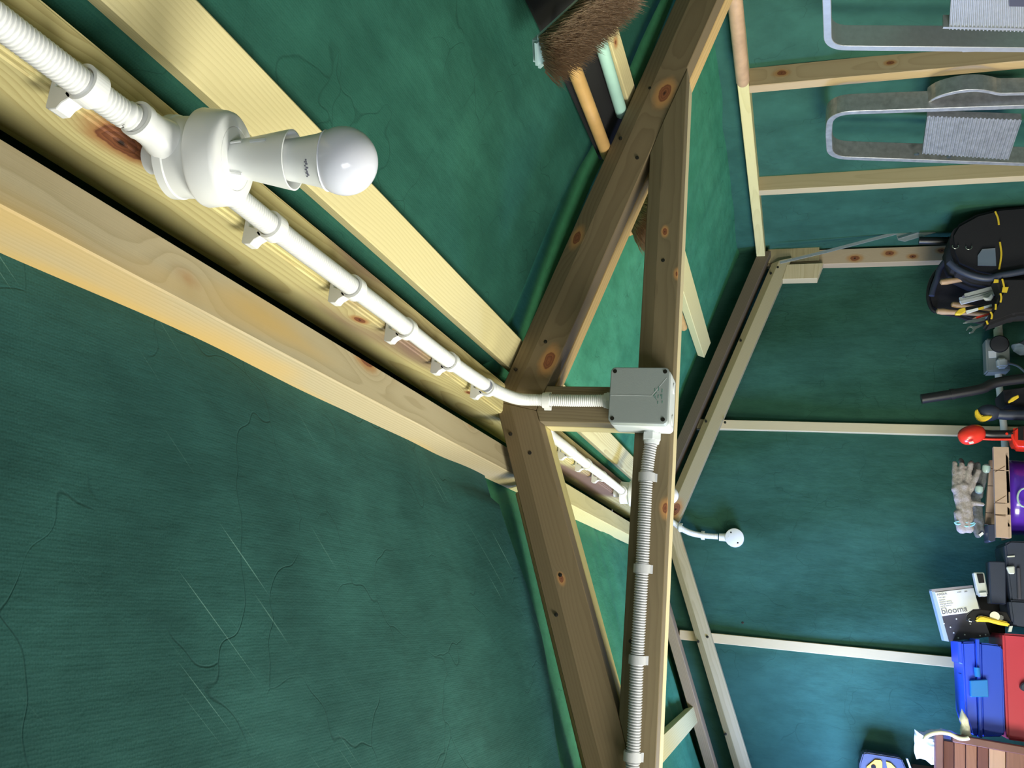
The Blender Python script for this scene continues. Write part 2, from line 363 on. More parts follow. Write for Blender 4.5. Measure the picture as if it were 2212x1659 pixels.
# roof rails along the ridge
un = Vector((-.332, 0, .943)); ur = Vector((.339, 0, .941))
def rail_left(y0, y1, label, mat):
    a = Vector((.2115, 0, CL - .045 + .352 * .2115 + .002)); c = Vector((.263, 0, CL - .045 + .352 * .263 + .002)); q = [a, c, c + un * .044, a + un * .044]
    return tag(mk('roof_rail', prismY([(p.x, p.z) for p in q], y0, y1), mat, None, basis_of((.237, y0, .50), (0, 1, 0), un), bevel=.0015), label, 'rail', None)
rail_left(YF, 1.60, 'grey-tan pine rail left of the ridge beam, orange-yellow lower edge, with round knots', wood((.55, .46, .29), (.34, .26, .13), centre=(-.01, -.09), pitch=.0038, knots=[(2.27, .003, -.022, .009), (2.62, -.028, -.005, .011), (3.0, -.026, 0, .006)], tint2=(.66, .45, .17), contrast=.5))
rail_left(1.603, YB - .02, 'pale rail left of the ridge beam, behind the truss', wood(PALE, PDK, centre=(-.01, -.09), contrast=.35))
def rail_right(y0, y1, label, mat):
    a = Vector((.406, 0, .644 - .36 * .406)); c = Vector((.460, 0, .644 - .36 * .460)); q = [a, c, c + ur * .024, a + ur * .024]
    return tag(mk('roof_rail', prismY([(p.x, p.z) for p in q], y0, y1), mat, None, basis_of((.433, y0, .495), (0, 1, 0), ur), bevel=.0015), label, 'rail')
rail_right(YF, 1.555, 'wide straight-grained yellow rail right of the ridge beam, above the bulb', wood((.70, .61, .32), (.46, .37, .15), centre=(.06, -.045), pitch=.0042, contrast=.38, warp=.03))
rail_right(1.63, YB - .02, 'yellow rail right of the ridge beam with wavy grain, behind the truss', wood((.70, .62, .32), (.45, .34, .14), centre=(.02, -.05), pitch=.004))
# mid purlins
def purlin(pxs, c, side, y0, y1, label, mat, h=.028):
    P = PR if side > 0 else PL; xs = [P(*p, c).x for p in pxs]; x0, x1 = min(xs), max(xs); sl = -.36 if side > 0 else .352; n = ur if side > 0 else un
    a = Vector((x0, 0, c + sl * x0)); e = Vector((x1, 0, c + sl * x1)); q = [a, e, e + n * h, a + n * h]
    if 0: print(label, 'x', round(x0, 3), round(x1, 3), 'Y', [round(P(*p, c).y, 2) for p in pxs])
    return tag(mk('roof_purlin', prismY([(p.x, p.z) for p in q], y0, y1), mat, None, basis_of(((x0 + x1) / 2, y0, a.z), (0, 1, 0), n), bevel=.0015), label, 'rail')
purlin([(1354, 123), (1328, 123)], .646, 1, YF, 1.60, 'yellow roof purlin running past the broom head along the right slope', wood((.66, .57, .31), (.46, .36, .16), contrast=.4, knots=[(3.0, .0, 0, .006)]))
purlin([(1528, 793), (1548, 785)], .646, 1, 1.605, YB - .1, 'yellow roof purlin behind the collar on the right slope', wood(PALE, PDK, contrast=.35))
pl = purlin([(1430, 1590), (1529, 1535)], CL - .032, -1, .6, YB - .1, 'short-looking pale purlin on the left slope, lower left behind the collar', wood(PALE, PDK, contrast=.4))
# rail ends above the truss
for sx, lab in ((1, 'dark end rail of the right roof panel, just above the truss'), (-1, 'end rail of the left roof panel, just above the truss')):
    if sx > 0: p0, p1 = Vector((.40, 1.585, .644 - .36 * .40 + .012)), Vector((1.36, 1.585, .644 - .36 * 1.36 + .012))
    else: p0, p1 = Vector((.19, 1.59, CL - .02 + .352 * .19 - .01)), Vector((-.66, 1.59, CL - .02 - .352 * .66 - .01))
    timber('roof_rail', p0, p1, .045, .022, wood((.42, .33, .19), (.28, .2, .1)), label=lab, cat='rail')

# truss --------------------------------------------------------------
TY0, TYM, TY1 = 1.45, 1.495, 1.541
truss = empty('roof_truss', (.335, 1.495, .19), 'doubled brown pine roof truss with collar and king post, grey box on it', 'truss')
Ro = lambda x: .638 - .36 * x
Ri = lambda x: .553 - .36 * x
Lo = lambda x: .397 + .352 * x
Li = lambda x: .320 + .360 * x
xa = (.638 - .397) / .712; xi = (.553 - .320) / .72
BR, BD = (.205, .152, .085), (.12, .082, .043)
def facet(poly_top, poly_bot, y0, y1, bulge):   # near face slightly peaked along its middle (waney timber)
    a0, a1 = [Vector((p[0], 0, p[1])) for p in poly_top]; b0, b1 = [Vector((p[0], 0, p[1])) for p in poly_bot]
    m0, m1 = a0 * .62 + b0 * .38, a1 * .62 + b1 * .38; Yv = lambda v, y: Vector((v.x, y, v.z))
    V = [Yv(a0, y0 + bulge), Yv(m0, y0), Yv(b0, y0 + bulge * .6), Yv(b0, y1), Yv(a0, y1), Yv(a1, y0 + bulge), Yv(m1, y0), Yv(b1, y0 + bulge * .6), Yv(b1, y1), Yv(a1, y1)]
    return V, [(0, 1, 2, 3, 4), (9, 8, 7, 6, 5), (0, 5, 6, 1), (1, 6, 7, 2), (2, 7, 8, 3), (3, 8, 9, 4), (4, 9, 5, 0)]
def kn(bas, pts):  # knots from photo pixels on a plane Y
    return [tuple(bas.inverted() @ PY(px, py, Y)) + (r,) for px, py, Y, r in pts]
xr_end = XR + .06; xl_end = XL + .0
bR = basis_of((xa, TY0, Ro(xa) - .04), (1, 0, -.36), (0, -1, 0)); bL = basis_of((xa, TY0, Lo(xa) - .04), (-1, 0, -.355), (0, -1, 0))
mR = wood(BR, BD, centre=(-.02, .06), pitch=.005, contrast=.5, knots=kn(bR, [(1185, 778, TY0, .010), (1435, 200, TY0, .011), (1245, 512, TY0, .008)]))
mL = wood(BR, BD, centre=(.03, -.04), pitch=.0035, contrast=.35, knots=kn(bL, [(1212, 1250, TY0, .004)]))
mk('rafter', facet([(xa, Ro(xa)), (xr_end, Ro(xr_end))], [(xi, Ri(xi)), (xr_end, Ri(xr_end))], TY0, TYM, .006), mR, truss, bR, bevel=.0012)
mk('rafter', facet([(xa, Lo(xa)), (xl_end, Lo(xl_end))], [(xi, Li(xi)), (xl_end, Li(xl_end))], TY0, TYM, .006), mL, truss, bL, bevel=.0012)
mk('rafter', prismY([(xa, Ro(xa)), (xr_end, Ro(xr_end)), (xr_end, Ri(xr_end)), (xi, Ri(xi))], TYM + .0035, TY1), wood((.62, .42, .18), (.45, .28, .1)), truss, bR, bevel=.0015, label='orange-toned back rafter')
mk('rafter', prismY([(xa, Lo(xa)), (xl_end, Lo(xl_end)), (xl_end, Li(xl_end)), (xi, Li(xi))], TYM + .0035, TY1), wood(PALE, PDK), truss, bL, bevel=.0015)
ct, cb = .2555, .193
cr = lambda z: (.553 - z) / .36 - .001
cl = lambda z: (z - .320) / .36 + .001
bC = basis_of((cl(.22), TY0, .2235), (1, 0, 0), (0, -1, 0))
mC = wood((.175, .138, .078), (.105, .077, .041), centre=(.01, .08), pitch=.0045, contrast=.45, knots=kn(bC, [(1437, 1097, TY0, .006), (1462, 590, TY0, .004), (1436, 500, TY0, .004)]))
mk('collar', facet([(cl(ct), ct), (cr(ct), ct)], [(cl(cb), cb), (cr(cb), cb)], TY0, TYM, .005), mC, truss, bC, bevel=.0012)
mk('collar', prismY([(cl(ct), ct), (cr(ct), ct), (cr(cb), cb), (cl(cb), cb)], TYM + .0035, TY1), wood((.62, .54, .34), (.45, .36, .18)), truss, bC, bevel=.0015)
bK = basis_of((.336, TY0, .34), (0, 0, 1), (0, -1, 0))
for y0, y1, mt in ((TY0 + .003, TYM, wood((.22, .175, .10), (.14, .10, .055), pitch=.004)), (TYM + .0035, TY1, wood((.7, .6, .33), PDK))):
    mk('king_post', prismY([(.303, ct + .0005), (.369, ct + .0005), (.369, Ri(.369) - .0005), (xi, Ri(xi) - .0008), (.303, Li(.303) - .0008)], y0, y1), mt, truss, bK, bevel=.0012)
for px, py in ((1113, 797), (1178, 738), (1102, 937), (1144, 978), (1201, 1328), (1340, 298), (1210, 1242), (1432, 562), (1404, 190), (1376, 340), (1362, 1385)):
    p = PY(px, py, TY0); mk('screw', lathe([(.0008, -.0005), (.0034, 0), (.0034, .006)], p + Vector((0, .0002, 0)), (0, 1, 0), 12), M['screw'], truss)

# gable brace (front pair) and gable end rails ----------------------
GY = 3.23
brace = empty('gable_brace', (.3, GY, .38), 'pair of pale pine bars meeting at a peak across the far gable wall', 'brace')
gRb = lambda x: .502 - .3754 * x
gRt = lambda x: .570 - .3754 * x
gLb = lambda x: .2857 + .35 * x
gLt = lambda x: .344 + .35 * x
xg = (.570 - .344) / .7254; xgi = (.502 - .2857) / .7254
bGR = basis_of((xg, GY, .44), (1, 0, -.3754), (0, -1, 0)); bGL = basis_of((xg, GY, .44), (-1, 0, -.35), (0, -1, 0))
xe = 1.345
mk('brace_bar', facet([(xg, gRt(xg)), (xe - .02, gRt(xe - .02))], [(xgi, gRb(xgi)), (xe, gRb(xe))], GY, GY + .045, .012), wood((.40, .34, .20), (.28, .22, .11), contrast=.35, centre=(.06, .02), knots=kn(bGR, [(1460, 1100, GY, .014)])), brace, bGR, bevel=.001)
mk('brace_bar', facet([(xg, gLt(xg)), (XL + .01, gLt(XL + .01))], [(xgi, gLb(xgi)), (XL + .01, gLb(XL + .01))], GY, GY + .045, .012), wood((.50, .41, .23), (.35, .27, .12), contrast=.5, centre=(.02, .05), pitch=.006, knots=kn(bGL, [(1485, 1180, GY, .010)])), brace, bGL, bevel=.001)
for px, py in ((1528, 1376), (1508, 1386), (1600, 735), (1566, 912), (1525, 910), (1680, 577), (1567, 1586), (1665, 590), (1604, 1345)):
    p = PY(px, py, GY); mk('screw', lathe([(.001, -.0005), (.0045, 0), (.0045, .008)], p, (0, 1, 0), 10), M['screw'], brace)
gr = [(.40, .628 - .3723 * .40), (1.36, .628 - .3723 * 1.36), (1.36, .5955 - .3826 * 1.36), (.40, .5955 - .3826 * .40)]
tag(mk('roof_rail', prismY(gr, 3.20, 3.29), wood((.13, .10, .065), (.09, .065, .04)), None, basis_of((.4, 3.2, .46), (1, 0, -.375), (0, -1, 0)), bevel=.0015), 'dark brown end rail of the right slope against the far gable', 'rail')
glr = [(.26, CL - .012 + .352 * .26), (-.66, CL - .012 - .352 * .66), (-.66, CL - .047 - .352 * .66), (.26, CL - .047 + .352 * .26)]
tag(mk('roof_rail', prismY(glr, 3.20, 3.29), wood((.45, .33, .19), (.3, .2, .1)), None, basis_of((.26, 3.2, .52), (-1, 0, -.35), (0, -1, 0)), bevel=.0015), 'brown end rail of the left slope against the far gable', 'rail')

# studs ----------------------------------------------------------------
def gstud(px, x_w, lab, mt, depth=.05, y0=3.245):
    (ax, ay), (bx, by) = px; a, b_ = PY(ax, ay, y0), PY(bx, by, y0); xm = (a.x + b_.x) / 2
    top = (gRt(xm) if xm > xg else gLt(xm)) + .06
    return tag(mk('wall_stud', box(xm - x_w / 2, xm + x_w / 2, y0 + .03, YB + .03, ZF, top), mt, None, basis_of((xm, y0, ZF), (0, 0, 1), (0, -1, 0)), bevel=.0015), lab, 'stud')
gstud([(1560, 912), (2090, 927)], .036, 'pale stud on the far gable wall above the red drill', wood((.62, .53, .34), (.46, .36, .2), contrast=.4, knots=[(1.55, 0, 0, .01)]))
gstud([(1540, 1377), (2080, 1435)], .034, 'pale stud on the far gable wall above the blue toolbox', wood((.66, .53, .30), (.5, .38, .2), contrast=.3, knots=[(1.52, 0, .0, .011), (1.3, 0, .0, .009)]))
# corner post, a single knotty board
cp0, cp1 = PY(1690, 532, 3.24), PY(2050, 562, 3.24)
cpx = sorted((PY(1850, 531, 3.24).x, PY(1850, 563, 3.24).x))
tag(mk('corner_post', box(cpx[0], cpx[1], 3.265, YB + .03, ZF, .10), wood((.50, .38, .25), (.38, .26, .15), contrast=.4, knots=[(1.42, .010, 0, .010), (1.30, -.006, 0, .009), (1.22, .010, 0, .007), (1.12, -.01, 0, .008)]), None, basis_of(((cpx[0] + cpx[1]) / 2, 3.265, ZF), (0, 0, 1), (0, -1, 0)), bevel=.0015), 'knotty brown corner post where right wall meets the gable', 'post')
blk = pxprism([(1700, 571), (1779, 568), (1766, 601), (1690, 603)], 3.235, .05)
tag(mk('wood_block', blk, wood((.60, .50, .31), (.45, .34, .18)), None, bevel=.001), 'small angled wood block under the right end of the gable brace', 'block')
blk = pxprism([(1655, 532), (1770, 530), (1770, 562), (1660, 568)], 3.255, .009)
tag(mk('wood_block', blk, wood((.44, .37, .23), (.32, .26, .15)), None, bevel=.001), 'flat tan wood piece behind the corner post top at the eaves', 'block')
# right wall plate and studs
def rstud(y0, y1, lab, mt):
    return tag(mk('wall_stud', box(XR, XR + .055, y0, y1, ZF, .112), mt, None, basis_of((XR, y0, ZF), (0, 0, 1), (-1, 0, 0)), bevel=.0015), lab, 'stud')
rstud(2.057, 2.090, 'brown-sided stud between the two ladders on the right wall', wood((.50, .37, .22), (.34, .23, .12), contrast=.45, knots=[(1.68, .0, -.03, .007), (1.42, .0, -.03, .005)]))
rstud(2.655, 2.69, 'brown-sided stud right of the paint-spattered step ladder', wood((.52, .42, .26), (.36, .27, .15), contrast=.35))
rstud(1.42, 1.455, 'stud left of the larger aluminium ladder', wood((.52, .42, .26), (.36, .27, .15)))
a0, a1 = PX(1572, 0, XR), PX(1600, 0, XR); b0, b1 = PX(1636, 570, XR), PX(1655, 575, XR)
pm = wood(PALE, PDK, contrast=.35, centre=(.06, .01), knots=[(1.2, 0, 0, .006)])
zt = lambda y: a0.z + (b0.z - a0.z) * (y - a0.y) / (b0.y - a0.y)
zb = lambda y: a1.z + (b1.z - a1.z) * (y - a1.y) / (b1.y - a1.y)
V = [(x, y, z) for y in (YF, 3.262) for x, z in ((XR - .001, zb(y)), (XR + .07, zb(y)), (XR + .07, zt(y)), (XR - .001, zt(y)))]
tag(mk('wall_plate', (V, [(0, 1, 2, 3), (7, 6, 5, 4), (0, 4, 5, 1), (1, 5, 6, 2), (2, 6, 7, 3), (3, 7, 4, 0)]), pm, None, basis_of((XR, 0, .11), (0, 1, 0)), bevel=.0015), 'long yellow wall plate along the top of the right wall', 'beam')

# ------------------------------------------------------------------ lamps
CXc = .3265; ZC = .472
def lamp(x, y, ztop, label, full=True, d=(0, 0, -1)):
    L = empty('batten_lamp', (x, y, ztop), label, 'lamp', None); o = Vector((x, y, ztop))
    mk('base_spacer', cyl(o + Vector((0, 0, .0115)), o + Vector(d) * .014, .013, 32), M['white2'], L, smooth=True)
    mk('mounting_box', lathe([(.0335, .010), (.0335, .017), (.0325, .018), (.0325, .040)], o, d, 56), M['white2'], L, smooth=True)
    tl = Matrix.Translation(o) @ Vector((0, 0, -1)).rotation_difference(Vector(d)).to_matrix().to_4x4()
    for s in (-1, 1):
        a = o + Vector((0, s * .026 + .004, -.0215)); e = o + Vector((0, s * .060, -.0215))
        mk('conduit_spout', join(lathe([(.017, 0), (.0155, .008), (.0135, .016), (.013, .033)], a, (0, s, 0), 28), lathe([(.0142, .028), (.0142, .034), (.0118, .0345)], a, (0, s, 0), 28, cap0=True, cap1=False)), M['white'], L, smooth=True)
    c = mk('cover', lathe([(.0385, .038), (.0392, .040), (.0375, .058), (.0362, .0615), (.0335, .0635), (.0255, .0637), (.0250, .0627), (.0246, .0637), (.016, .0637)], o, d, 72), M['white'], L, smooth=True)
    sk = mk('lamp_holder', lathe([(.0145, .060), (.0150, .066), (.0165, .0745), (.0175, .080), (.0232, .108), (.0238, .112), (.0226, .1122), (.0222, .108), (.0168, .082), (.006, .080)], o, d, 64, cap1=True), M['white2'], L, smooth=True)
    for a in (.3, 1.9, 3.5, 5.1):
        cc, ss = math.cos(a), math.sin(a); mk('rib', bar(tl @ Vector((cc * .0160, ss * .0160, -.0645)), tl @ Vector((cc * .0176, ss * .0176, -.074)), .0012, .0016), M['white'], sk)
    mk('slot', bar(tl @ Vector((.006, -.0176, -.082)), tl @ Vector((.006, -.0208, -.096)), .0018, .0012), M['greylt'], sk)
    bz = .0935
    bu = mk('light_bulb', lathe([(.0100, bz), (.0150, bz + .004), (.0162, bz + .014), (.0180, bz + .026), (.0208, bz + .040), (.0234, bz + .0475)], o, d, 56), M['white2'], L, smooth=True)
    R = .0268; pr = [(.0240, bz + .0468)]; zc_ = bz + .0475 + .0135
    for k in range(0, 19):
        t = -math.asin(.0135 / R) + (math.pi / 2 + math.asin(.0135 / R)) * k / 18; pr.append((max(R * math.cos(t), .0001), zc_ + R * math.sin(t) * (1 if t < 0 else .97)))
    mk('dome', lathe(pr, o, d, 64), M['dome'], bu, smooth=True)
    if full:     # printed small text round the bulb's neck
        for k in range(10):
            a = math.radians(205 + k * 4.2); rr = .0203; zz = -(bz + .0352 + .001 * (k % 2)); p = tl @ Vector((rr * math.cos(a), rr * math.sin(a), zz))
            mk('print', bar(p, p + tl.to_3x3() @ Vector((0, 0, -.0012 - .0012 * ((k * 7) % 3) / 2)), .0009 + .0004 * (k % 2), .0003, (math.cos(a), math.sin(a), 0)), M['ink'], bu)
    return L
L1y = .512
lamp(.318, L1y, .4882, 'white batten lamp with bulb in the foreground, hanging under the ridge beam', True, (0, .1797, -.9837))
L2y = 2.55
lamp(.3195, L2y, .4882, 'white batten lamp behind the truss, only its bulb tip below the collar', False)

# ------------------------------------------------------------------ conduits and clips
def conduit(pts, lab, mat='white', **kw): return tag(mk('corrugated_conduit', ribbed(pts, **kw), M[mat], smooth=False), lab, 'conduit')
def smoothmesh(o):
    for p in o.data.polygons: p.use_smooth = True
for o in (conduit([(.317, YF + .02, ZC), (.317, 0, ZC), (.317, .40, ZC), (.317, L1y - .058, ZC - .004)], 'white corrugated conduit from the near end to the foreground lamp'),
          conduit([(.317, L1y + .058, ZC - .004), (.318, .70, ZC), (.318, .9, ZC - .002), (.318, 1.05, ZC), (.320, 1.20, ZC - .001), (.326, 1.32, ZC - .003), (.332, 1.40, ZC - .014), (.337, 1.430, ZC - .040), (.338, 1.4335, ZC - .07), (.338, 1.434, .36), (.339, 1.434, .302)], 'white corrugated conduit from the foreground lamp down to the grey junction box'),
          conduit([(.276, 1.434, .222), (.208, 1.434, .2275), (.05, 1.434, .227), (-.09, 1.434, .2275), (-.23, 1.434, .226), (-.5, 1.434, .227), (XL + .03, 1.434, .226)], 'grey corrugated conduit, toned darker for shade, running left along the collar from the junction box', 'duct', amp=.0013, pitch=.0042),
          conduit([(.340, 1.56, .38), (.335, 1.59, .43), (.324, 1.65, ZC - .006), (.3195, 1.8, ZC - .006), (.3195, 2.0, ZC - .003), (.3195, 2.2, ZC - .005), (.3195, L2y - .056, ZC - .004)], 'white conduit behind the truss leading to the far lamp'),
          conduit([(.3195, L2y + .056, ZC - .004), (.322, 2.9, ZC - .005), (.320, 3.10, .455), (.312, 3.19, .42), (.300, 3.213, .398), (.283, 3.218, .372), (.272, 3.235, .345), (.268, 3.262, .315), (.267, 3.272, .28), (.267, 3.274, .245)], 'white conduit curling off the ridge down the far gable wall')):
    smoothmesh(o)
def clip(p, d, wood_dir, lab, width=.013, mat='white', r=.0112, base_r=.013, group='conduit clips'):
    """cradle clip: base plate on the timber, C ring round the conduit (axis d), opening to one side"""
    d = Vector(d).normalized(); wv = Vector(wood_dir).normalized(); s = d.cross(wv).normalized(); p = Vector(p)
    if wv.z > .5: s = -s
    def P(a, b2): return p + s * a + wv * b2
    g = .0145 if wv.z < .5 else .027
    out = []; t = .0028; N_ = 26
    pts_o, pts_i = [], []
    for k in range(N_ + 1):
        a = math.radians(125 + 255 * k / N_)        # from the base side, round under, up the far side
        pts_o.append(P((r + t) * math.cos(a), (r + t) * math.sin(a))); pts_i.append(P(r * math.cos(a), r * math.sin(a)))
    ring = pts_o + pts_i[::-1]
    t0 = -d * width / 2
    def strip(outer, inner):
        V, Fc = [], []; n = len(outer)
        for q in (t0, -t0):
            for a, b2 in zip(outer, inner): V += [a + q, b2 + q]
        for i in range(n - 1):
            a, b2, c, e = 2 * i, 2 * i + 1, 2 * i + 3, 2 * i + 2; o2 = 2 * n
            Fc += [(a, b2, c, e), (o2 + e, o2 + c, o2 + b2, o2 + a), (a, e, o2 + e, o2 + a), (b2, o2 + b2, o2 + c, c)]
        Fc += [(0, 2 * n, 2 * n + 1, 1), (2 * n - 2, 2 * n - 1, 4 * n - 1, 4 * n - 2)]
        return V, Fc
    c = empty('conduit_clip', P(0, g), lab, 'clip', group)
    a = math.radians(20); tip = [P((r + t) * math.cos(a), (r + t) * math.sin(a))]
    mk('ring', strip(pts_o + [P(r + .0056, .0062)], pts_i + [P(r + .0030, .0050)]), M[mat], c)
    foot = [P(-.0150, g), P(.004, g), P(.004, g - .0022), P(-.0025, g - .0030), P(-.0072, .0105), P(-.0115, .0080), P(-.0128, g - .006), P(-.0158, g - .0045)] if g < .02 else [P(-.0175, g), P(.007, g), P(.007, g - .003), P(-.001, g - .005), P(-.0048, .0112), P(-.0098, .0066), P(-.0118, .0068), P(-.0150, .0130), P(-.0195, .0165), P(-.0195, g - .004)]
    mk('foot', prism([q + t0 for q in foot], -2 * t0), M[mat], c, bevel=.0006)
    sc = P(-.0105, g - .009 if g < .02 else g - .011) + t0 * 1.02; mk('screw', cyl(sc, sc - t0 * .3, .0017, 10), M['screw'], c)
    return c
UP = (0, 0, 1)
ords = ['nearest conduit clip, left of the foreground lamp on the ridge', 'first clip below the foreground lamp on the ridge conduit', 'second clip below the foreground lamp on the ridge conduit', 'third clip below the foreground lamp on the ridge conduit', 'fourth clip below the foreground lamp on the ridge conduit', 'fifth clip, where the ridge conduit bends at the truss apex']
for (px, py), lab, zz in zip([(192, 176), (590, 478), (765, 612), (878, 708), (972, 783), (1053, 838)], ords, [ZC, ZC, ZC - .001, ZC, ZC, ZC - .006]):
    p = PZ(px, py, zz); clip((.318, p.y, zz), (0, -1, 0), UP, lab)
BK = (0, 1, 0)
clip((.338, 1.4365, .413), (0, 0, -1), BK, 'clip on the king post above the junction box')
for (px, py), lab in (((1395, 1030), 'first clip left of the junction box on the collar'), ((1385, 1228), 'second clip left of the junction box on the collar'), ((1373, 1425), 'third clip left of the junction box on the collar'), ((1365, 1635), 'fourth clip left of the junction box, at the frame edge')):
    p = PY(px, py, 1.434); clip((p.x, 1.4365, .2275), (-1, 0, 0), BK, lab, width=.014, mat='duct')
for y, lab in ((1.86, 'first clip on the conduit behind the truss'), (2.03, 'second clip on the conduit behind the truss'), (2.22, 'third clip on the conduit behind the truss, before the far lamp')): clip((.3195, y, ZC - .002), (0, -1, 0), UP, lab)
clip((.286, 3.212, .375), (0, 0, -1), BK, 'clip on the gable brace peak at the far conduit bend')
clip((.268, 3.274, .300), (0, 0, -1), (0, 1, 0), 'clip above the round box on the far gable wall')

# junction box on king post / collar --------------------------------
jb = empty('junction_box', (.335, 1.45, .24), 'square grey junction box with green print and four corner screws', 'junction box')
c = [PY(1320, 792, 1.37), PY(1446, 795, 1.37), PY(1441, 916, 1.37), PY(1313, 912, 1.37)]
x0 = (c[2].x + c[3].x) / 2; x1 = (c[0].x + c[1].x) / 2; z1 = (c[0].z + c[3].z) / 2; z0 = (c[1].z + c[2].z) / 2
def rbox(x0, x1, z0, z1, r, y0, y1, n=5, taper=0):
    pts = []
    for cx_, cz_, a0 in ((x1 - r, z1 - r, 0), (x0 + r, z1 - r, 90), (x0 + r, z0 + r, 180), (x1 - r, z0 + r, 270)):
        for k in range(n + 1): a = math.radians(a0 + 90 * k / n); pts.append((cx_ + r * math.cos(a), cz_ + r * math.sin(a)))
    return prismY(pts, y0, y1)
mk('box_body', rbox(x0 - .0008, x1 + .0008, z0 - .0008, z1 + .0008, .008, 1.392, 1.4495), M['greylt'], jb, bevel=.001)
lid = mk('lid', rbox(x0, x1, z0, z1, .008, 1.370, 1.3915), M['grey'], jb, bevel=.0012, seg=2)
for sx in (x0 + .007, x1 - .007):
    for sz in (z0 + .007, z1 - .007): mk('screw', join(lathe([(.0033, 0), (.0036, .0012)], (sx, 1.3692, sz), (0, 1, 0), 16), bar((sx - .002, 1.3691, sz), (sx + .002, 1.3691, sz), .0004, .0006)), M['screw'], lid)
w_ = x1 - x0; h_ = z1 - z0; zc = z0 + h_ * .28; xm = (x0 + x1) / 2 - .001
zm = z0 + h_ * .27
for a, b2 in (((xm, z1 - .002), (xm, zm)), ((x1 - .018, z0 + .004), (xm + .001, zm)),):
    mk('groove', bar((a[0], 1.3699, a[1]), (b2[0], 1.3699, b2[1]), .0006, .0004, (0, 1, 0)), M['greylt'], lid)
for a, b2 in (((xm, zm - .002), (xm - .007, zm - .008)), ((xm, zm - .002), (xm + .006, zm - .0075)), ((xm + .002, zm - .004), (xm - .003, zm - .006))):
    mk('print', bar((a[0], 1.3698, a[1]), (b2[0], 1.3698, b2[1]), .0008, .0003, (0, 1, 0)), M['inkt'], lid)
for i, (dx, dz, ln) in enumerate([(.010, .006, .005), (.012, .012, .007), (-.001, .012, .006), (-.001, .018, .008), (-.011, .012, .005), (.009, .018, .006), (-.010, .019, .004), (.001, .016, .003)]):
    mk('print', bar((xm + dx - ln / 2, 1.3698, zm - dz + .002), (xm + dx + ln / 2, 1.3698, zm - dz + .002), .0012, .0003, (0, 1, 0)), M['inkt'], lid)
for yy in ((x0 + .018), (x1 - .022)):
    mk('knockout', lathe([(.009, 0), (.009, .0012), (.0075, .0016)], (yy, 1.425, z0 - .0006), (0, 0, -1), 20), M['greylt'], jb)
def gland(p, d, par, r=.0165):
    mk('conduit_gland', join(lathe([(r * .88, 0), (r * .88, .004)], p, d, 24), lathe([(r, .004), (r, .016)], p, d, 6, a0=.3), lathe([(r * .82, .016), (r * .78, .022)], p, d, 24)), M['greylt'], par, bevel=.0004)
gland(Vector((.339, 1.434, z1)), (0, 0, 1), jb); gland(Vector((x0, 1.434, .222)), (-1, 0, 0), jb)

# round box on the far gable
rbx = empty('round_junction_box', (.242, 3.28, .185), 'small round white conduit box on the far gable wall', 'junction box')
cc = Vector((.266, 3.262, .186))
mk('box_body', lathe([(.0325, 0), (.0325, .045)], cc, (0, 1, 0), 40), M['white'], rbx, smooth=True)
cv = mk('cover', lathe([(.0315, -.003), (.0335, -.002), (.0335, .001)], cc, (0, 1, 0), 40), M['white'], rbx, smooth=True)
for a in (35, 215):
    q = cc + Vector((.022 * math.cos(math.radians(a)), -.0035, .022 * math.sin(math.radians(a)))); mk('screw', lathe([(.003, 0), (.0034, .001)], q, (0, 1, 0), 12), M['screw'], cv)
mk('conduit_spout', lathe([(.018, .02), (.0145, .034), (.0138, .055)], (cc.x, 3.276, cc.z), (0, 0, 1), 24), M['white'], rbx, smooth=True)

# ------------------------------------------------------------------ things stored above the right rafter
def onr(px, py, c): return PR(px, py, c)
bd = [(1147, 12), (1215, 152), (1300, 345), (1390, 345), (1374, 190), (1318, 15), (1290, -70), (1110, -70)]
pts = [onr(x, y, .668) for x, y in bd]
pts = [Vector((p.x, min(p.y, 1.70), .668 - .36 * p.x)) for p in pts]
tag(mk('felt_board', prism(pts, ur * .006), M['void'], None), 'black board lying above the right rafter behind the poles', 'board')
def rod(name, pa, pb, c, r, mat, lab, cat, ext0=0, ext1=0):
    a, b2 = onr(*pa, c), onr(*pb, c); d = (b2 - a).normalized(); a -= d * ext0; b2 += d * ext1
    a.z = c - .36 * a.x; b2.z = c - .36 * b2.x
    P = resample([a, b2], .02); return mk(name, lathe([(r * .6, 0), (r, .004), (r, (b2 - a).length - .004), (r * .6, (b2 - a).length)], a, b2 - a, 20), mat, None, smooth=True), a, b2
o, ma, mb = rod('painted_pole', (1290, 65), (1344, 248), .653, .0116, M['mint'], '', '', .15, .0)
tag(o, 'mint green painted pole above the rafter, behind the brown broom', 'pole')
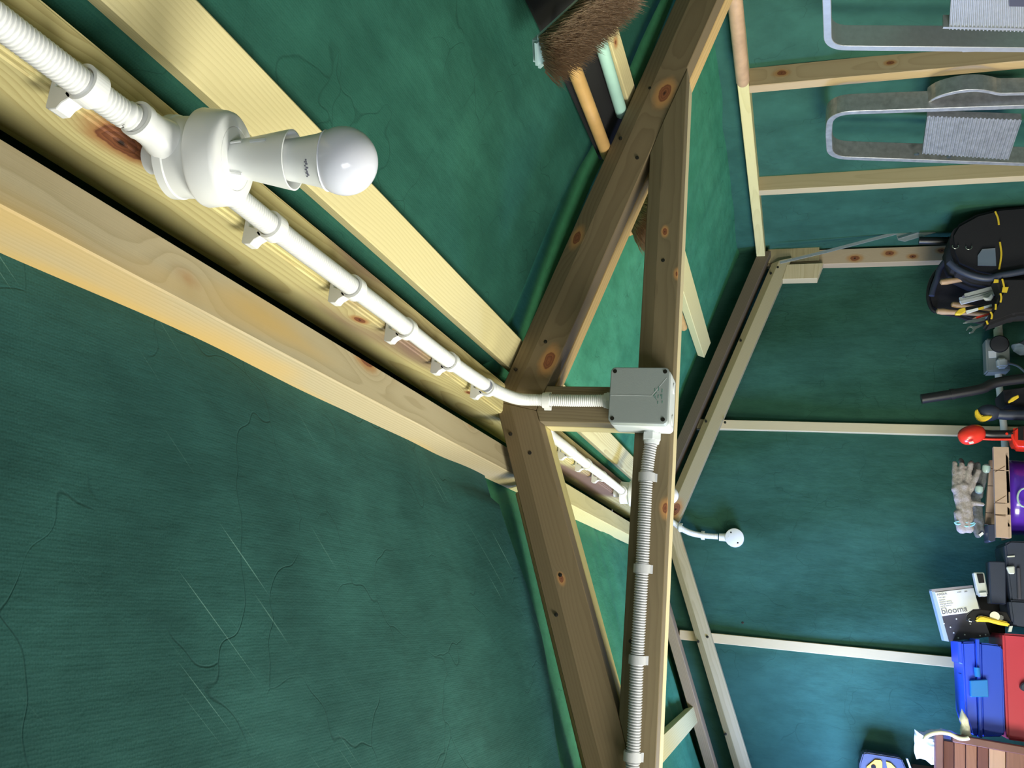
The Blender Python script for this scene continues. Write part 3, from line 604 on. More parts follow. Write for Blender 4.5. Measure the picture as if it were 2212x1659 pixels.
# broom 1 -----------------------------------------------------------------
def bristles(c0, c1, down, along, n, length, width, mat, name, par, spread=.35, thick=.0007):
    V, Fc = [], []; u = (c1 - c0).normalized(); dn = Vector(down).normalized(); sd = u.cross(dn).normalized()
    for i in range(n):
        t = random.random(); s = random.uniform(-.5, .5); p = c0.lerp(c1, t) + sd * s * width
        edge = (abs(t - .5) * 2) ** 6 * (1 if t > .5 else -1)
        d = (dn + u * (random.uniform(-.18, .18) + edge * spread) + sd * (s * spread * 1.6 + random.uniform(-.15, .15))).normalized(); L = length * random.uniform(.8, 1.08)
        e1 = d.orthogonal().normalized(); e2 = d.cross(e1); m = p + d * L * .55 + Vector((random.uniform(-1, 1), random.uniform(-1, 1), random.uniform(-1, 1))) * .0025; tip = p + d * L; k = len(V)
        for q, rr in ((p, thick), (m, thick * .9)):
            for a in (0, 2.094, 4.189): V.append(q + e1 * rr * math.cos(a) + e2 * rr * math.sin(a))
        V.append(tip)
        Fc += [(k, k + 1, k + 4, k + 3), (k + 1, k + 2, k + 5, k + 4), (k + 2, k, k + 3, k + 5), (k + 3, k + 4, k + 6), (k + 4, k + 5, k + 6), (k + 5, k + 3, k + 6)]
    o = mk(name, (V, Fc), mat, par, recalc=False); return tag(o, kind='stuff')
h0, h1 = onr(1158, 118, .622), onr(1325, -38, .622)
b1 = empty('broom', h0, 'brown bristled broom lying above the right rafter, bristles towards the room', 'broom')
hd = (h1 - h0).normalized(); nx = hd.cross(ur).normalized()
mk('broom_head', bar(h0, h1, .050, .020, ur), M['pale'], b1, bevel=.008, seg=4, smooth=True, label='pale blue-grey plastic head')
tocam = (Vector((0, 0, 0)) - h0).normalized(); bd_ = (-ur * .8 + tocam * .35).normalized()
bristles(h0 - ur * .008 + hd * .002 , h1 - ur * .008, bd_, hd, 5200, .050, .054, M['bristle'], 'bristles', b1, thick=.0007)
# handle of broom 1
a, e = onr(1222, 100, .636), onr(1312, 335, .653); e.z = .653 - .36 * e.x
mk('handle', lathe([(.011, 0), (.0122, .01), (.0122, (e - a).length), (.008, (e - a).length + .004)], a, e - a, 20), M['handle2'], b1, smooth=True)
# broom 2, seen between rafter and collar
k0, k1 = onr(1366, 500, .635), onr(1425, 395, .635)
b2_ = empty('broom', k0, 'second brown bristled broom behind the truss, between rafter and collar', 'broom')
mk('broom_head', bar(k0 + ur * .012, k1 + ur * .012, .05, .02, ur), M['handle2'], b2_, bevel=.005, seg=3, smooth=True)
bristles(k0, k1, (-ur * .7 + Vector((-.6, -.4, -.1))).normalized(), hd, 3000, .055, .05, M['bristle'], 'bristles', b2_, thick=.0009)
mk('handle', cyl(k0.lerp(k1, .5) + ur * .015, k0.lerp(k1, .5) + ur * .015 + Vector((.0, .9, 0)), .012, 18), M['handle2'], b2_, smooth=True)
# pole resting on the right wall plate
pa, pb = PX(1580, -80, 1.322), PX(1605, 180, 1.322); dd = (pb - pa)
tag(mk('wooden_pole', lathe([(.017, 0), (.017, dd.length - .012), (.014, dd.length - .003), (.008, dd.length)], pa, dd, 28), M['handle'], None, smooth=True), 'thick brown wooden pole resting along the right wall plate', 'pole')

# ------------------------------------------------------------------ ladders on the right wall
def frame_strip(pts, x0, x1, t, r=.0, closed=False):
    """flat bar bent in the wall plane (yz): pts are outer line, thickness t, from x0 to x1"""
    P = [Vector((0, p[0], p[1])) for p in pts]; n = len(P); V, Fc = [], []
    for i, p in enumerate(P):
        ta = (P[min(i + 1, n - 1)] - P[max(i - 1, 0)]).normalized(); nr = Vector((0, -ta.z, ta.y))
        for q, x in ((p, x0), (p + nr * t, x0), (p + nr * t, x1), (p, x1)): V.append(Vector((x, q.y, q.z)))
    for i in range(n - 1):
        for k in range(4): Fc.append((4 * i + k, 4 * i + (k + 1) % 4, 4 * i + 4 + (k + 1) % 4, 4 * i + 4 + k))
    Fc += [(0, 1, 2, 3), (4 * n - 1, 4 * n - 2, 4 * n - 3, 4 * n - 4)]
    return V, Fc
def rounded(pts, rads, n=8):
    out = []
    for i, p in enumerate(pts):
        p = Vector((p[0], p[1])); r = rads[i]
        if r == 0 or i in (0, len(pts) - 1): out.append(p); continue
        a = (Vector(pts[i - 1]) - p).normalized(); b2 = (Vector(pts[i + 1]) - p).normalized()
        s, e = p + a * r, p + b2 * r
        for k in range(n + 1): t = k / n; out.append(s * (1 - t) ** 2 + p * 2 * t * (1 - t) + e * t * t)
    return out
def yz(px, py, X): p = PX(px, py, X); return (p.y, p.z)
XLd = 1.255
def treads(par, quad, X, mat, ribs, name='tread', depth=.016):
    """quad: photo corners top-near, bottom-near, bottom-far, top-far -> ribbed plate"""
    A, B, C_, D_ = [PX(x, y, X) for x, y in quad]
    V, Fc = [], []; prof = []
    for i in range(ribs + 1):
        t = i / ribs; prof += [(t - .35 / ribs, 0), (t - .15 / ribs, -.0028), (t + .15 / ribs, -.0028), (t + .35 / ribs, 0)]
    prof = [(min(1, max(0, t)), d) for t, d in prof]
    for t, d in prof:
        for q in (A.lerp(B, t), D_.lerp(C_, t)): V.append(q + Vector((d, 0, 0)))
    n = len(prof)
    for t, d in prof:
        for q in (A.lerp(B, t), D_.lerp(C_, t)): V.append(q + Vector((depth, 0, 0)))
    for i in range(n - 1):
        a = 2 * i; Fc += [(a, a + 1, a + 3, a + 2), (2 * n + a + 2, 2 * n + a + 3, 2 * n + a + 1, 2 * n + a), (a, a + 2, 2 * n + a + 2, 2 * n + a), (a + 1, 2 * n + a + 1, 2 * n + a + 3, a + 3)]
    Fc += [(0, 2 * n, 2 * n + 1, 1), (2 * n - 2, 2 * n - 1, 4 * n - 1, 4 * n - 2)]
    return mk(name, (V, Fc), mat, par)
ld1 = empty('step_ladder', PX(2100, 50, XLd), 'clean aluminium step ladder hanging on the right wall, at the picture top corner', 'ladder')
o1 = rounded([yz(2400, 105, XLd), yz(1797, 99, XLd), yz(1794, -60, XLd), yz(1795, -330, XLd), yz(2400, -360, XLd)], [0, .035, 0, .035, 0])
mk('ladder_frame', frame_strip(o1, XLd, XLd + .055, -.017), M['alu'], ld1, bevel=.001)
treads(ld1, [(2063, -150), (2300, -150), (2300, 70), (2050, 62)], XLd + .004, M['alu'], 30, 'platform')
mk('platform_plate', prism([PX(x, y, XLd - .0005) for x, y in ((2181, -100), (2290, -100), (2290, 16), (2180, 14))], (.004, 0, 0)), M['slateb'], ld1)
mk('rear_leg', prism([PX(x, y, XLd + .06) for x, y in ((2077, 107), (2400, 92), (2400, 100), (2079, 113))], (.02, 0, 0)), M['alu'], ld1)
mk('lower_bar', prism([PX(x, y, XLd) for x, y in ((2038, 58), (2400, 66), (2400, 70), (2036, 62))], (.03, 0, 0)), M['alu'], ld1)
ld2 = empty('step_stool', PX(2000, 300, XLd), 'paint-spattered aluminium step stool hanging on the right wall below the clean ladder', 'ladder')
o2 = rounded([yz(2420, 360, XLd), yz(1799, 338, XLd), yz(1797, 290, XLd), yz(1800, 249, XLd), yz(2420, 228, XLd)], [0, .045, 0, .045, 0], 10)
mk('ladder_frame', frame_strip(o2, XLd, XLd + .05, -.016), M['aluold'], ld2, bevel=.001)
treads(ld2, [(2003, 250), (2207, 258), (2178, 344), (1992, 331)], XLd - .004, M['aluold'], 22)
rl = [(2003, 217), (2020, 206), (2045, 198), (2080, 191), (2115, 190), (2145, 195), (2160, 198), (2212, 197), (2400, 196)]
rp = [PX(x, y, XLd + .03) for x, y in rl]; rp = resample(smoothpath(rp, .01), .012)
V = []; Fc = []
for i, p in enumerate(rp):
    for q in (Vector((-.012, 0, 0)), Vector((.03, 0, 0)), Vector((.03, 0, 0)), Vector((-.012, 0, 0))): V.append(p + q)
    V[-1] += Vector((0, -.012, 0)); V[-2] += Vector((0, -.012, 0))
for i in range(len(rp) - 1):
    for k in range(4): Fc.append((4 * i + k, 4 * i + (k + 1) % 4, 4 * i + 4 + (k + 1) % 4, 4 * i + 4 + k))
Fc += [(0, 1, 2, 3), tuple(4 * len(rp) - 1 - k for k in range(4))]
mk('rear_leg', (V, Fc), M['aluold'], ld2, bevel=.001)
for px, py in ((1980, 334), (2050, 340)): mk('rivet', lathe([(.006, 0), (.007, .003)], PX(px, py, XLd - .002), (1, 0, 0), 12), M['steel'], ld2)

# ------------------------------------------------------------------ workbench and what stands on it
ZB = -.84
bn = empty('workbench', (.33, 3.0, ZF), 'plain wooden workbench along the far gable, under all the tools', 'bench')
mk('worktop', box(XL + .02, XR - .01, 2.72, 3.26, ZB - .03, ZB), wood((.5, .38, .22), (.32, .22, .12)), bn, bevel=.003)
for sx in (XL + .06, XR - .06):
    for sy in (2.76, 3.2): mk('leg', box(sx - .03, sx + .03, sy - .03, sy + .03, ZF, ZB - .03), wood(), bn, bevel=.002)
def flo(p): return Vector((p.x, p.y, ZB + .0005))
def standing(px, Y, depth, name, mat, par=None, bevel=.003, **kw):
    """front outline from the photo; points beyond the picture's right edge (px x >= 2205) come down to the bench"""
    pts = [flo(PY(x, y, Y)) if x >= 2205 else PY(x, y, Y) for x, y in px]
    return mk(name, prism(pts, (0, depth, 0)), mat, par, bevel=bevel, **kw)
def flat(name, px, Y, mat, par, t=.0015): return mk(name, pxprism(px, Y - t, t), mat, par)

# red tool case + blue toolbox
rc = empty('red_tool_case', PY(2212, 1480, 2.92), 'red painted steel case under the blue toolbox', 'case')
standing([(2166, 1368), (2212, 1367), (2212, 1606), (2176, 1598)], 2.92, .2, 'case_body', M['redbox'], rc, bevel=.006, seg=3)
mk('handle', pxprism([(2205, 1480), (2212, 1474), (2225, 1474), (2225, 1494), (2212, 1494), (2205, 1488)], 2.90, .02), M['navy'], rc, bevel=.003)
bt = empty('blue_toolbox', PY(2160, 1490, 2.93), 'bright blue plastic toolbox with centre latch on the red case', 'toolbox')
mk('box_body', pxprism([(2117, 1388), (2160, 1393), (2166, 1400), (2172, 1583), (2166, 1592), (2122, 1592)], 2.93, .16), M['blue'], bt, bevel=.005, seg=3, smooth=True)
mk('box_lid', pxprism([(2078, 1387), (2108, 1386), (2116, 1592), (2100, 1588), (2086, 1545)], 2.93, .16), M['blue'], bt, bevel=.005, seg=3, smooth=True)
mk('rim', pxprism([(2108, 1380), (2116, 1380), (2123, 1594), (2115, 1594)], 2.92, .18), M['blue'], bt, bevel=.002)
lt = mk('latch', pxprism([(2096, 1470), (2134, 1468), (2136, 1506), (2097, 1506)], 2.91, .02), M['blueL'], bt, bevel=.002)
mk('latch_pin', cyl(PY(2110, 1442, 2.915), PY(2112, 1462, 2.915), .008, 14), M['blueL'], bt)
mk('lid_step', pxprism([(2068, 1385), (2078, 1386), (2082, 1436), (2071, 1432)], 2.94, .12), M['blue'], bt, bevel=.002)
mk('carry_handle', pxprism([(2076, 1455), (2080, 1455), (2084, 1515), (2080, 1517)], 2.96, .05), M['blue'], bt, bevel=.002)
lv = [(2071, 1446), (2078, 1446), (2083, 1540), (2074, 1538)]
tag(mk('wooden_strip', pxprism(lv, 3.12, .015), M['yellow'], None, bevel=.001), 'thin yellow strip standing behind the blue toolbox lid', 'strip')
# slatted crate, white sack
cr_ = empty('slatted_crate', PY(2130, 1700, 2.80), 'dark red-brown slatted wooden crate in front of the white sack', 'crate')
CYf = 2.84
def crp(px, py): return PY(px, py, CYf)
mk('side_post', standing([(2058, 1586), (2215, 1612), (2215, 1632), (2058, 1603)], CYf, .03, 'x', M['mahog'], None).data and pxprism([(2058, 1586), (2250, 1620), (2250, 1638), (2058, 1603)], CYf, .03), M['mahog'], cr_, bevel=.002)
bpy.data.objects.remove(bpy.data.objects['x'])
mk('top_rail', pxprism([(2021, 1584), (2038, 1587), (2038, 1860), (2021, 1860)], CYf, .03), M['mahog'], cr_, bevel=.002)
slatc = [(.13, .045, .03), (.27, .12, .075), (.29, .135, .08), (.16, .06, .045), (.50, .31, .21), (.25, .12, .085), (.24, .11, .08)]
sx_ = [2038, 2061, 2086, 2111, 2136, 2173, 2215, 2250]
for i, (a, b2) in enumerate(zip(sx_, sx_[1:])):
    mt = wood(slatc[i], tuple(c * .6 for c in slatc[i]), pitch=.003, contrast=.35)
    ya = 1603 + (a - 2058) * .177
    mk('slat', pxprism([(a + 1, max(1600, ya)), (b2 - 1, 1603 + (b2 - 2058) * .177), (b2 - 1, 1860), (a + 1, 1860)], CYf + .010, .014), mt, cr_, basis_of(PY(a, 1700, CYf), (1, 0, 0)), bevel=.001)
mk('back_board', pxprism([(2024, 1600), (2250, 1640), (2250, 1860), (2024, 1860)], CYf + .09, .012), M['mahog'], cr_)
mk('end_board', prism([PY(2038, 1600, CYf + .03), PY(2250, 1637, CYf + .03), PY(2250, 1643, CYf + .03), PY(2038, 1606, CYf + .03)], (0, .06, 0)), M['mahog'], cr_)
# crumpled sack
def blob_sheet(px, Y, depth, mat, name, par, amp=.008, n=26, seed=0):
    """crumpled cloth body whose outline follows px"""
    P = [PY(x, y, Y) for x, y in px]; c = sum(P, Vector()) / len(P); V, Fc = [], []; m = len(P); rings = 8
    for s in (0, 1):
        for k in range(rings + 1):
            t = k / rings
            for p in P:
                q = c.lerp(p, t); bul = math.sqrt(max(0, 1 - t * t)) * depth / 2; y = (-bul if s == 0 else bul * .6)
                nz = noise.noise(q * 45 + Vector((seed, 0, 0))) * amp + noise.noise(q * 110) * amp * .5
                V.append(q + Vector((nz * .3, y + nz * (1 if s == 0 else .3), nz * .3)))
    R_ = (rings + 1) * m
    for s in (0, 1):
        for k in range(rings):
            for i in range(m):
                a = s * R_ + k * m + i; b2 = s * R_ + k * m + (i + 1) % m; c2 = s * R_ + (k + 1) * m + (i + 1) % m; d2 = s * R_ + (k + 1) * m + i; Fc.append((a, b2, c2, d2))
    o = mk(name, (V, Fc), mat, par, smooth=True)
    bm = bmesh.new(); bm.from_mesh(o.data); bmesh.ops.remove_doubles(bm, verts=bm.verts, dist=.0004); bmesh.ops.recalc_face_normals(bm, faces=bm.faces); bm.to_mesh(o.data); bm.free(); return o
def dens(px, k=4):
    out = []
    for a, b2 in zip(px, px[1:] + px[:1]):
        for i in range(k): out.append((a[0] + (b2[0] - a[0]) * i / k, a[1] + (b2[1] - a[1]) * i / k))
    return out
sk = empty('cloth_sack', PY(2000, 1620, 2.95), 'crumpled white cloth sack draped over the slatted crate', 'sack')
blob_sheet(dens([(1976, 1576), (1996, 1578), (2020, 1577), (2032, 1572), (2055, 1578), (2075, 1590), (2060, 1596), (2035, 1592), (2022, 1600), (2020, 1650), (2012, 1652), (2000, 1642), (1980, 1640), (1974, 1612)], 5), 3.03, .10, M['cream'], 'sack_body', sk, .012, seed=3)
blob_sheet(dens([(2077, 1530), (2090, 1552), (2096, 1572), (2098, 1590), (2088, 1594), (2074, 1588), (2076, 1570), (2071, 1552)], 5), 2.88, .03, M['cream'], 'sack_fold', sk, .008, seed=8)
mk('rolled_hem', tube([PY(x, y, 2.825) for x, y in ((1996, 1598), (2002, 1590), (2016, 1584), (2034, 1582), (2054, 1586), (2070, 1594), (2086, 1596), (2096, 1592))], .0055, 10), M['cream'], sk, smooth=True)
tag(mk('wooden_box', box(XL + .01, PY(1985, 1660, 3.19).x, 3.185, 3.275, ZB + .0005, PY(1977, 1700, 3.19).z), M['brown'], None, bevel=.002), 'dark brown wooden box under the black case, beside the sack', 'box')
# black case with orange octagon
oc = empty('black_tool_case', PY(1910, 1700, 2.85), 'dark grey case with an orange octagon panel, at the lower edge', 'case')
mk('case_body', pxprism([(1864, 1627), (1872, 1625), (1940, 1636), (1948, 1639), (1975, 1700), (1975, 1900), (1856, 1900), (1857, 1650)], 3.19, .075), M['navy'], oc, bevel=.004, seg=2)
mk('octagon_panel', pxprism([(1872, 1656), (1890, 1641), (1903, 1642), (1906, 1647), (1906, 1700), (1868, 1700)], 3.184, .006), M['orange'], oc, bevel=.001)
mk('octagon_panel', pxprism([(1914, 1645), (1924, 1648), (1936, 1660), (1938, 1700), (1926, 1700)], 3.184, .006), M['yellow'], oc, bevel=.001)
mk('panel_hole', cyl(PY(1887, 1657, 3.181), PY(1887, 1657, 3.19), .0075, 16), M['black'], oc)
mk('case_edge', pxprism([(1958, 1639), (1961, 1639), (1972, 1668), (1968, 1668)], 3.19, .02), M['greylt'], oc)
sp_ = PY(1976, 1700, 3.19)
# product box with white label
bb = empty('light_fitting_box', PY(2090, 1330, 2.98), 'tilted cardboard box with white label reading blooma', 'box')
BY = 3.02
mk('carton', pxprism([(2020, 1277), (2101, 1268), (2140, 1375), (2050, 1386)], BY, .05), M['slateb'], bb, bevel=.0005)
mk('carton_side', pxprism([(2012, 1276), (2020, 1277), (2050, 1386), (2040, 1384)], BY + .001, .05), M['card2'], bb)
mk('carton_edge', pxprism([(2012, 1273), (2101, 1264), (2102, 1269), (2014, 1279)], BY - .0005, .05), M['grey_card'], bb)
flat('label_panel', [(2020, 1280), (2103, 1270), (2115, 1315), (2102, 1316), (2089, 1324), (2035, 1331)], BY, M['paper'], bb)
def text(body, px, py, Y, size, mat, par, ang=0, name='lettering'):
    cu = bpy.data.curves.new(name, 'FONT'); cu.body = body; cu.size = size; cu.extrude = .0003; cu.materials.append(mat); cu.resolution_u = 4
    o = bpy.data.objects.new(name, cu)
    # letters read along photo right (world -Z) with their tops towards +X
    ex = (PY(px + 100 * math.cos(ang), py - 100 * math.sin(ang), Y) - PY(px, py, Y)).normalized(); ez = Vector((0, -1, 0)); ey = ez.cross(ex).normalized()
    m = Matrix((ex, ey, ez)).transposed().to_4x4(); m.translation = PY(px, py, Y)
    COL.objects.link(o); bpy.context.view_layer.update(); me = bpy.data.meshes.new_from_object(o.evaluated_get(bpy.context.evaluated_depsgraph_get())); bpy.data.objects.remove(o)
    o = bpy.data.objects.new(name, me); place(o, par, m); return o
T = BY - .0022; an = math.radians(7)
text('blooma', 2035, 1327, T, .0245, M['ink'], bb, an); text('ANDIA', 2024, 1287, T, .0095, M['ink'], bb, an)
text('4.3W', 2068, 1281, T, .0052, M['ink'], bb, an); text('LED', 2083, 1279.5, T, .0052, M['ink'], bb, an)
for i, (s, yy) in enumerate((('Wall light', 1293), ('Applique', 1298), ('Outdoor lighting', 1302.5), ('Eclairage exterieur', 1307), ('Luz de exterior', 1311.5), ('Lampa', 1315.5))):
    text(s, 2027 + i * 1.1, yy, T, .0052, M['grey_card'], bb, an)
for px, py in ((2066, 1337), (2039, 1347), (2053, 1355), (2060, 1367), (2070, 1378), (2096, 1348), (2084, 1371), (2117, 1373), (2129, 1371)):
    mk('star_dot', lathe([(.0022, 0), (.0022, .0015)], PY(px, py, BY) - Vector((0, .0015, 0)), (0, 1, 0), 8), M['paper'], bb)
# stapler
st = empty('stapler', PY(2118, 1262, 2.97), 'small silver-grey stapler standing on end beside the labelled box', 'stapler')
mk('stapler_body', pxprism([(2103, 1236), (2126, 1236), (2135, 1284), (2113, 1286), (2108, 1262)], 2.97, .03), M['greylt'], st, bevel=.003)
mk('stapler_grip', pxprism([(2110, 1240), (2124, 1240), (2127, 1259), (2115, 1260)], 2.964, .006), M['black'], st, bevel=.001)
mk('stapler_nose', pxprism([(2116, 1280), (2131, 1279), (2133, 1288), (2127, 1289), (2124, 1288), (2120, 1289), (2117, 1288)], 2.962, .03), M['paper'], st, bevel=.001)
tag(mk('toolbox_tray', pxprism([(2094, 1300), (2172, 1245), (2172, 1380), (2100, 1372)], 3.10, .08), M['black'], None, bevel=.003), 'black holder behind the stapler and yellow handled saw', 'holder')
# dark cases
tag(standing([(2136, 1212), (2170, 1213), (2215, 1214), (2215, 1308), (2174, 1306), (2138, 1303)][:0] or [(2136, 1212), (2173, 1213), (2174, 1306), (2140, 1304)], 2.95, .05, 'charcoal_block', M['navy'], None, bevel=.003), 'plain charcoal slab standing left of the black power tool case', 'case')
dc = empty('power_tool_case', PY(2200, 1270, 2.93), 'black plastic power tool case with clasp, between mitre box and red case', 'case')
standing([(2170, 1176), (2182, 1168), (2206, 1165), (2206, 1300), (2184, 1300), (2176, 1230)], 2.93, .14, 'case_body', M['navy'], dc, bevel=.005, seg=2)
standing([(2180, 1296), (2206, 1292), (2206, 1356), (2195, 1352), (2186, 1345)], 2.92, .14, 'case_end', M['navy'], dc, bevel=.006, seg=2)
mk('clasp', pxprism([(2174, 1224), (2192, 1222), (2193, 1240), (2180, 1240)], 2.918, .012), M['greylt'], dc, bevel=.003)
mk('strap_bar', pxprism([(2197, 1226), (2204, 1226), (2207, 1294), (2199, 1294)], 2.918, .012), M['slateb'], dc, bevel=.002)
mk('seam', pxprism([(2176, 1201), (2192, 1200), (2192, 1203), (2176, 1204)], 2.926, .005), M['greylt'], dc)
# yellow handled saw
ys = empty('hacksaw', PY(2140, 1340, 2.90), 'black saw with a bright yellow curved handle above the blue toolbox', 'saw')
mk('handle', pxprism([(2108, 1337), (2114, 1331), (2124, 1330), (2142, 1335), (2160, 1339), (2180, 1344), (2182, 1354), (2160, 1350), (2138, 1344), (2116, 1343), (2109, 1344)], 2.90, .025), M['yellow'], ys, bevel=.004, seg=3, smooth=True)
mk('saw_frame', pxprism([(2088, 1330), (2100, 1318), (2120, 1316), (2175, 1322), (2186, 1344), (2160, 1338), (2124, 1329), (2112, 1330), (2106, 1343), (2088, 1341)], 2.915, .012), M['black'], ys, bevel=.002)
mk('adjuster', cyl(PY(2149, 1331, 2.905), PY(2149, 1331, 2.915), .013, 20), M['cream'], ys); mk('adjuster_nut', lathe([(.008, 0), (.008, .006)], PY(2162, 1334, 2.905), (0, 1, 0), 6), M['steel'], ys)
mk('hanging_hole', tube([PY(2098 + 6 * math.cos(a * .5), 1339 + 4 * math.sin(a * .5), 2.912) for a in range(3, 11)], .0018, 8), M['steel'], ys)
mk('blade_clamp', pxprism([(2181, 1353), (2188, 1352), (2185, 1365), (2178, 1365)], 2.905, .008), M['greylt'], ys)
# mitre box
mb_ = empty('mitre_box', PY(2150, 1060, 2.92), 'pale brown wooden mitre box with saw slots under the gloves', 'mitre box')
MY = 2.92
def board_slots(name, quad, Y, t, slots):
    A, B, C_, D_ = quad  # upper-left..: A top(start) edge; along y of the photo
    segs = []; cuts = [0] + slots + [1]
    for a, b2 in zip(cuts, cuts[1:]):
        e = .004
        f = lambda u, p, q: (p[0] + (q[0] - p[0]) * u, p[1] + (q[1] - p[1]) * u)
        a2 = a + (e if a > 0 else 0); b3 = b2 - (e if b2 < 1 else 0)
        segs.append(pxprism([f(a2, A, D_), f(a2, B, C_), f(b3, B, C_), f(b3, A, D_)], Y, t))
    base = pxprism([((A[0] + B[0] * 2) / 3, A[1]), B, C_, ((D_[0] + C_[0] * 2) / 3, D_[1])], Y + .0008, t * .98)
    return mk(name, join(*segs, base), M['mdf'], mb_)
board_slots('front_board', [(2146, 965), (2179, 966), (2185, 1162), (2152, 1160)], MY, .018, [.26, .62, .75])
board_slots('back_board', [(2138, 994), (2148, 994), (2152, 1134), (2128, 1132)], MY + .075, .018, [.13, .4, .82])
mk('base', prism([PY(2172, 966, MY), PY(2179, 966, MY), PY(2185, 1162, MY), PY(2178, 1162, MY)], (0, .09, 0)), M['mdf'], mb_)
for a, b2 in (((2149, 1020), (2171, 1007)), ((2150, 1085), (2173, 1071)), ((2150, 1113), (2172, 1115))):
    mk('saw_cut', bar(PY(*a, MY - .0004), PY(*b2, MY - .0004), .0014, .001, (0, 1, 0)), M['brown'], mb_)
tag(mk('sanding_block', pxprism([(2134, 1133), (2151, 1132), (2151, 1168), (2140, 1171), (2134, 1168)], 2.94, .06), M['navy'], None, bevel=.002), 'dark blue-grey block sticking out past the mitre box end', 'block')
# purple tub
pt = empty('purple_tub', PY(2205, 1070, 2.98), 'glossy purple plastic tub with a blue print under the mitre box', 'tub')
p0, p1 = PY(2182, 985, 2.98), PY(2185, 1150, 2.98); cx_ = (p0.x + p1.x) / 2; rr = abs(p0.x - p1.x) / 2
ztop = PY(2184, 1060, 2.93).z
mk('tub_body', lathe([(rr * .96, ZB + .0005), (rr, ztop - .03), (rr, ztop - .012), (rr * .93, ztop - .002), (rr * .9, ztop)], (cx_, 3.06, 0), (0, 0, 1), 48), M['purple'], pt, smooth=True)
mk('print_ring', tube([PY(2212 + 14 * math.cos(a / 8 * 6.283), 1075 + 20 * math.sin(a / 8 * 6.283), 2.925) for a in range(9)], .003, 8), M['pale'], pt, smooth=True)
# gloves
def glove_mesh(name, par, palm, fingers, Y, mat, thick=.03):
    VF = []
    def cap(a, b2, r0, r1):
        n = 12; L = (b2 - a).length; pr = []
        for k in range(7): t = -math.pi / 2 + math.pi / 2 * k / 6; pr.append((max(.0003, r0 * math.cos(t)), r0 * math.sin(t)))
        for k in range(7): t = math.pi / 2 * k / 6; pr.append((max(.0003, r1 * math.cos(t)), L + r1 * math.sin(t)))
        return lathe(pr, a, b2 - a, n)
    for (ax, ay, ra, ya), (bx, by, rb_, yb) in palm + fingers: VF.append(cap(PY(ax, ay, ya), PY(bx, by, yb), ra, rb_))
    o = mk(name, join(*VF), mat, par, recalc=True)
    md = o.modifiers.new('r', 'REMESH'); md.mode = 'VOXEL'; md.voxel_size = .0028; md.use_smooth_shade = True
    sm = o.modifiers.new('s', 'SMOOTH'); sm.iterations = 3; sm.factor = .5
    tx = bpy.data.textures.new('crumple', 'CLOUDS'); tx.noise_scale = .02; dm = o.modifiers.new('d', 'DISPLACE'); dm.texture = tx; dm.strength = .006; dm.texture_coords = 'GLOBAL'
    return o
gv = empty('work_glove', PY(2080, 1080, 2.95), 'soiled grey work glove with blue cuff, fingers up, on the mitre box', 'glove')
Yg = 2.955
palm = [((2068, 1055, .017, Yg), (2082, 1120, .016, Yg)), ((2082, 1050, .017, Yg), (2092, 1118, .015, Yg)), ((2073, 1110, .018, Yg), (2078, 1142, .015, Yg)), ((2088, 1100, .016, Yg), (2092, 1142, .014, Yg))]
fing = [((2064, 1052, .011, Yg), (2062, 1000, .0075, Yg + .01)), ((2072, 1050, .011, Yg), (2078, 1004, .0085, Yg)), ((2084, 1052, .011, Yg), (2096, 1004, .009, Yg)), ((2092, 1062, .011, Yg), (2114, 1018, .0085, Yg)), ((2094, 1085, .010, Yg), (2122, 1089, .006, Yg - .01))]
glove_mesh('glove_body', gv, palm, fing, Yg, M['glove'])
mk('cuff', tube([PY(x, y, Yg - .012) for x, y in ((2062, 1128), (2067, 1133), (2076, 1131), (2082, 1136), (2092, 1137), (2103, 1134), (2106, 1128), (2098, 1131), (2084, 1128), (2070, 1126), (2062, 1128))], .0028, 8), M['gloveb'], gv, smooth=True)
gv2 = empty('work_glove', PY(2110, 1100, 2.99), 'second grey work glove underneath, pale fingertips, crumpled cuff hanging down', 'glove')
Y2 = 2.995
palm = [((2098, 1075, .014, Y2), (2112, 1125, .013, Y2)), ((2108, 1070, .012, Y2), (2120, 1130, .010, Y2)), ((2105, 1120, .013, Y2), (2112, 1155, .010, Y2)), ((2118, 1125, .010, Y2), (2122, 1150, .008, Y2))]
fing = [((2096, 1075, .010, Y2), (2076, 995, .008, Y2 + .01)), ((2102, 1070, .010, Y2), (2098, 1000, .008, Y2)), ((2110, 1068, .010, Y2), (2112, 1003, .0085, Y2)), ((2116, 1070, .010, Y2), (2130, 1008, .0085, Y2 - .01))]
glove_mesh('glove_body', gv2, palm, fing, Y2, plain('dark_work_glove', (.12, .13, .15), .9, bump=.6, bscale=250, var=.5))
for px, py in ((2130, 1010), (2114, 1055)): mk('pale_fingertip', lathe([(.002, 0), (.009, .003), (.012, .010), (.012, .022), (.006, .028)], PY(px, py + 12, Y2 - .018), PY(px + 2, py - 20, Y2 - .018) - PY(px, py + 12, Y2 - .018), 14), M['pale'], gv2, smooth=True)
mk('care_tag', pxprism([(2114, 1155), (2122, 1149), (2125, 1153), (2118, 1160)], Y2 - .014, .001), M['paper'], gv2)

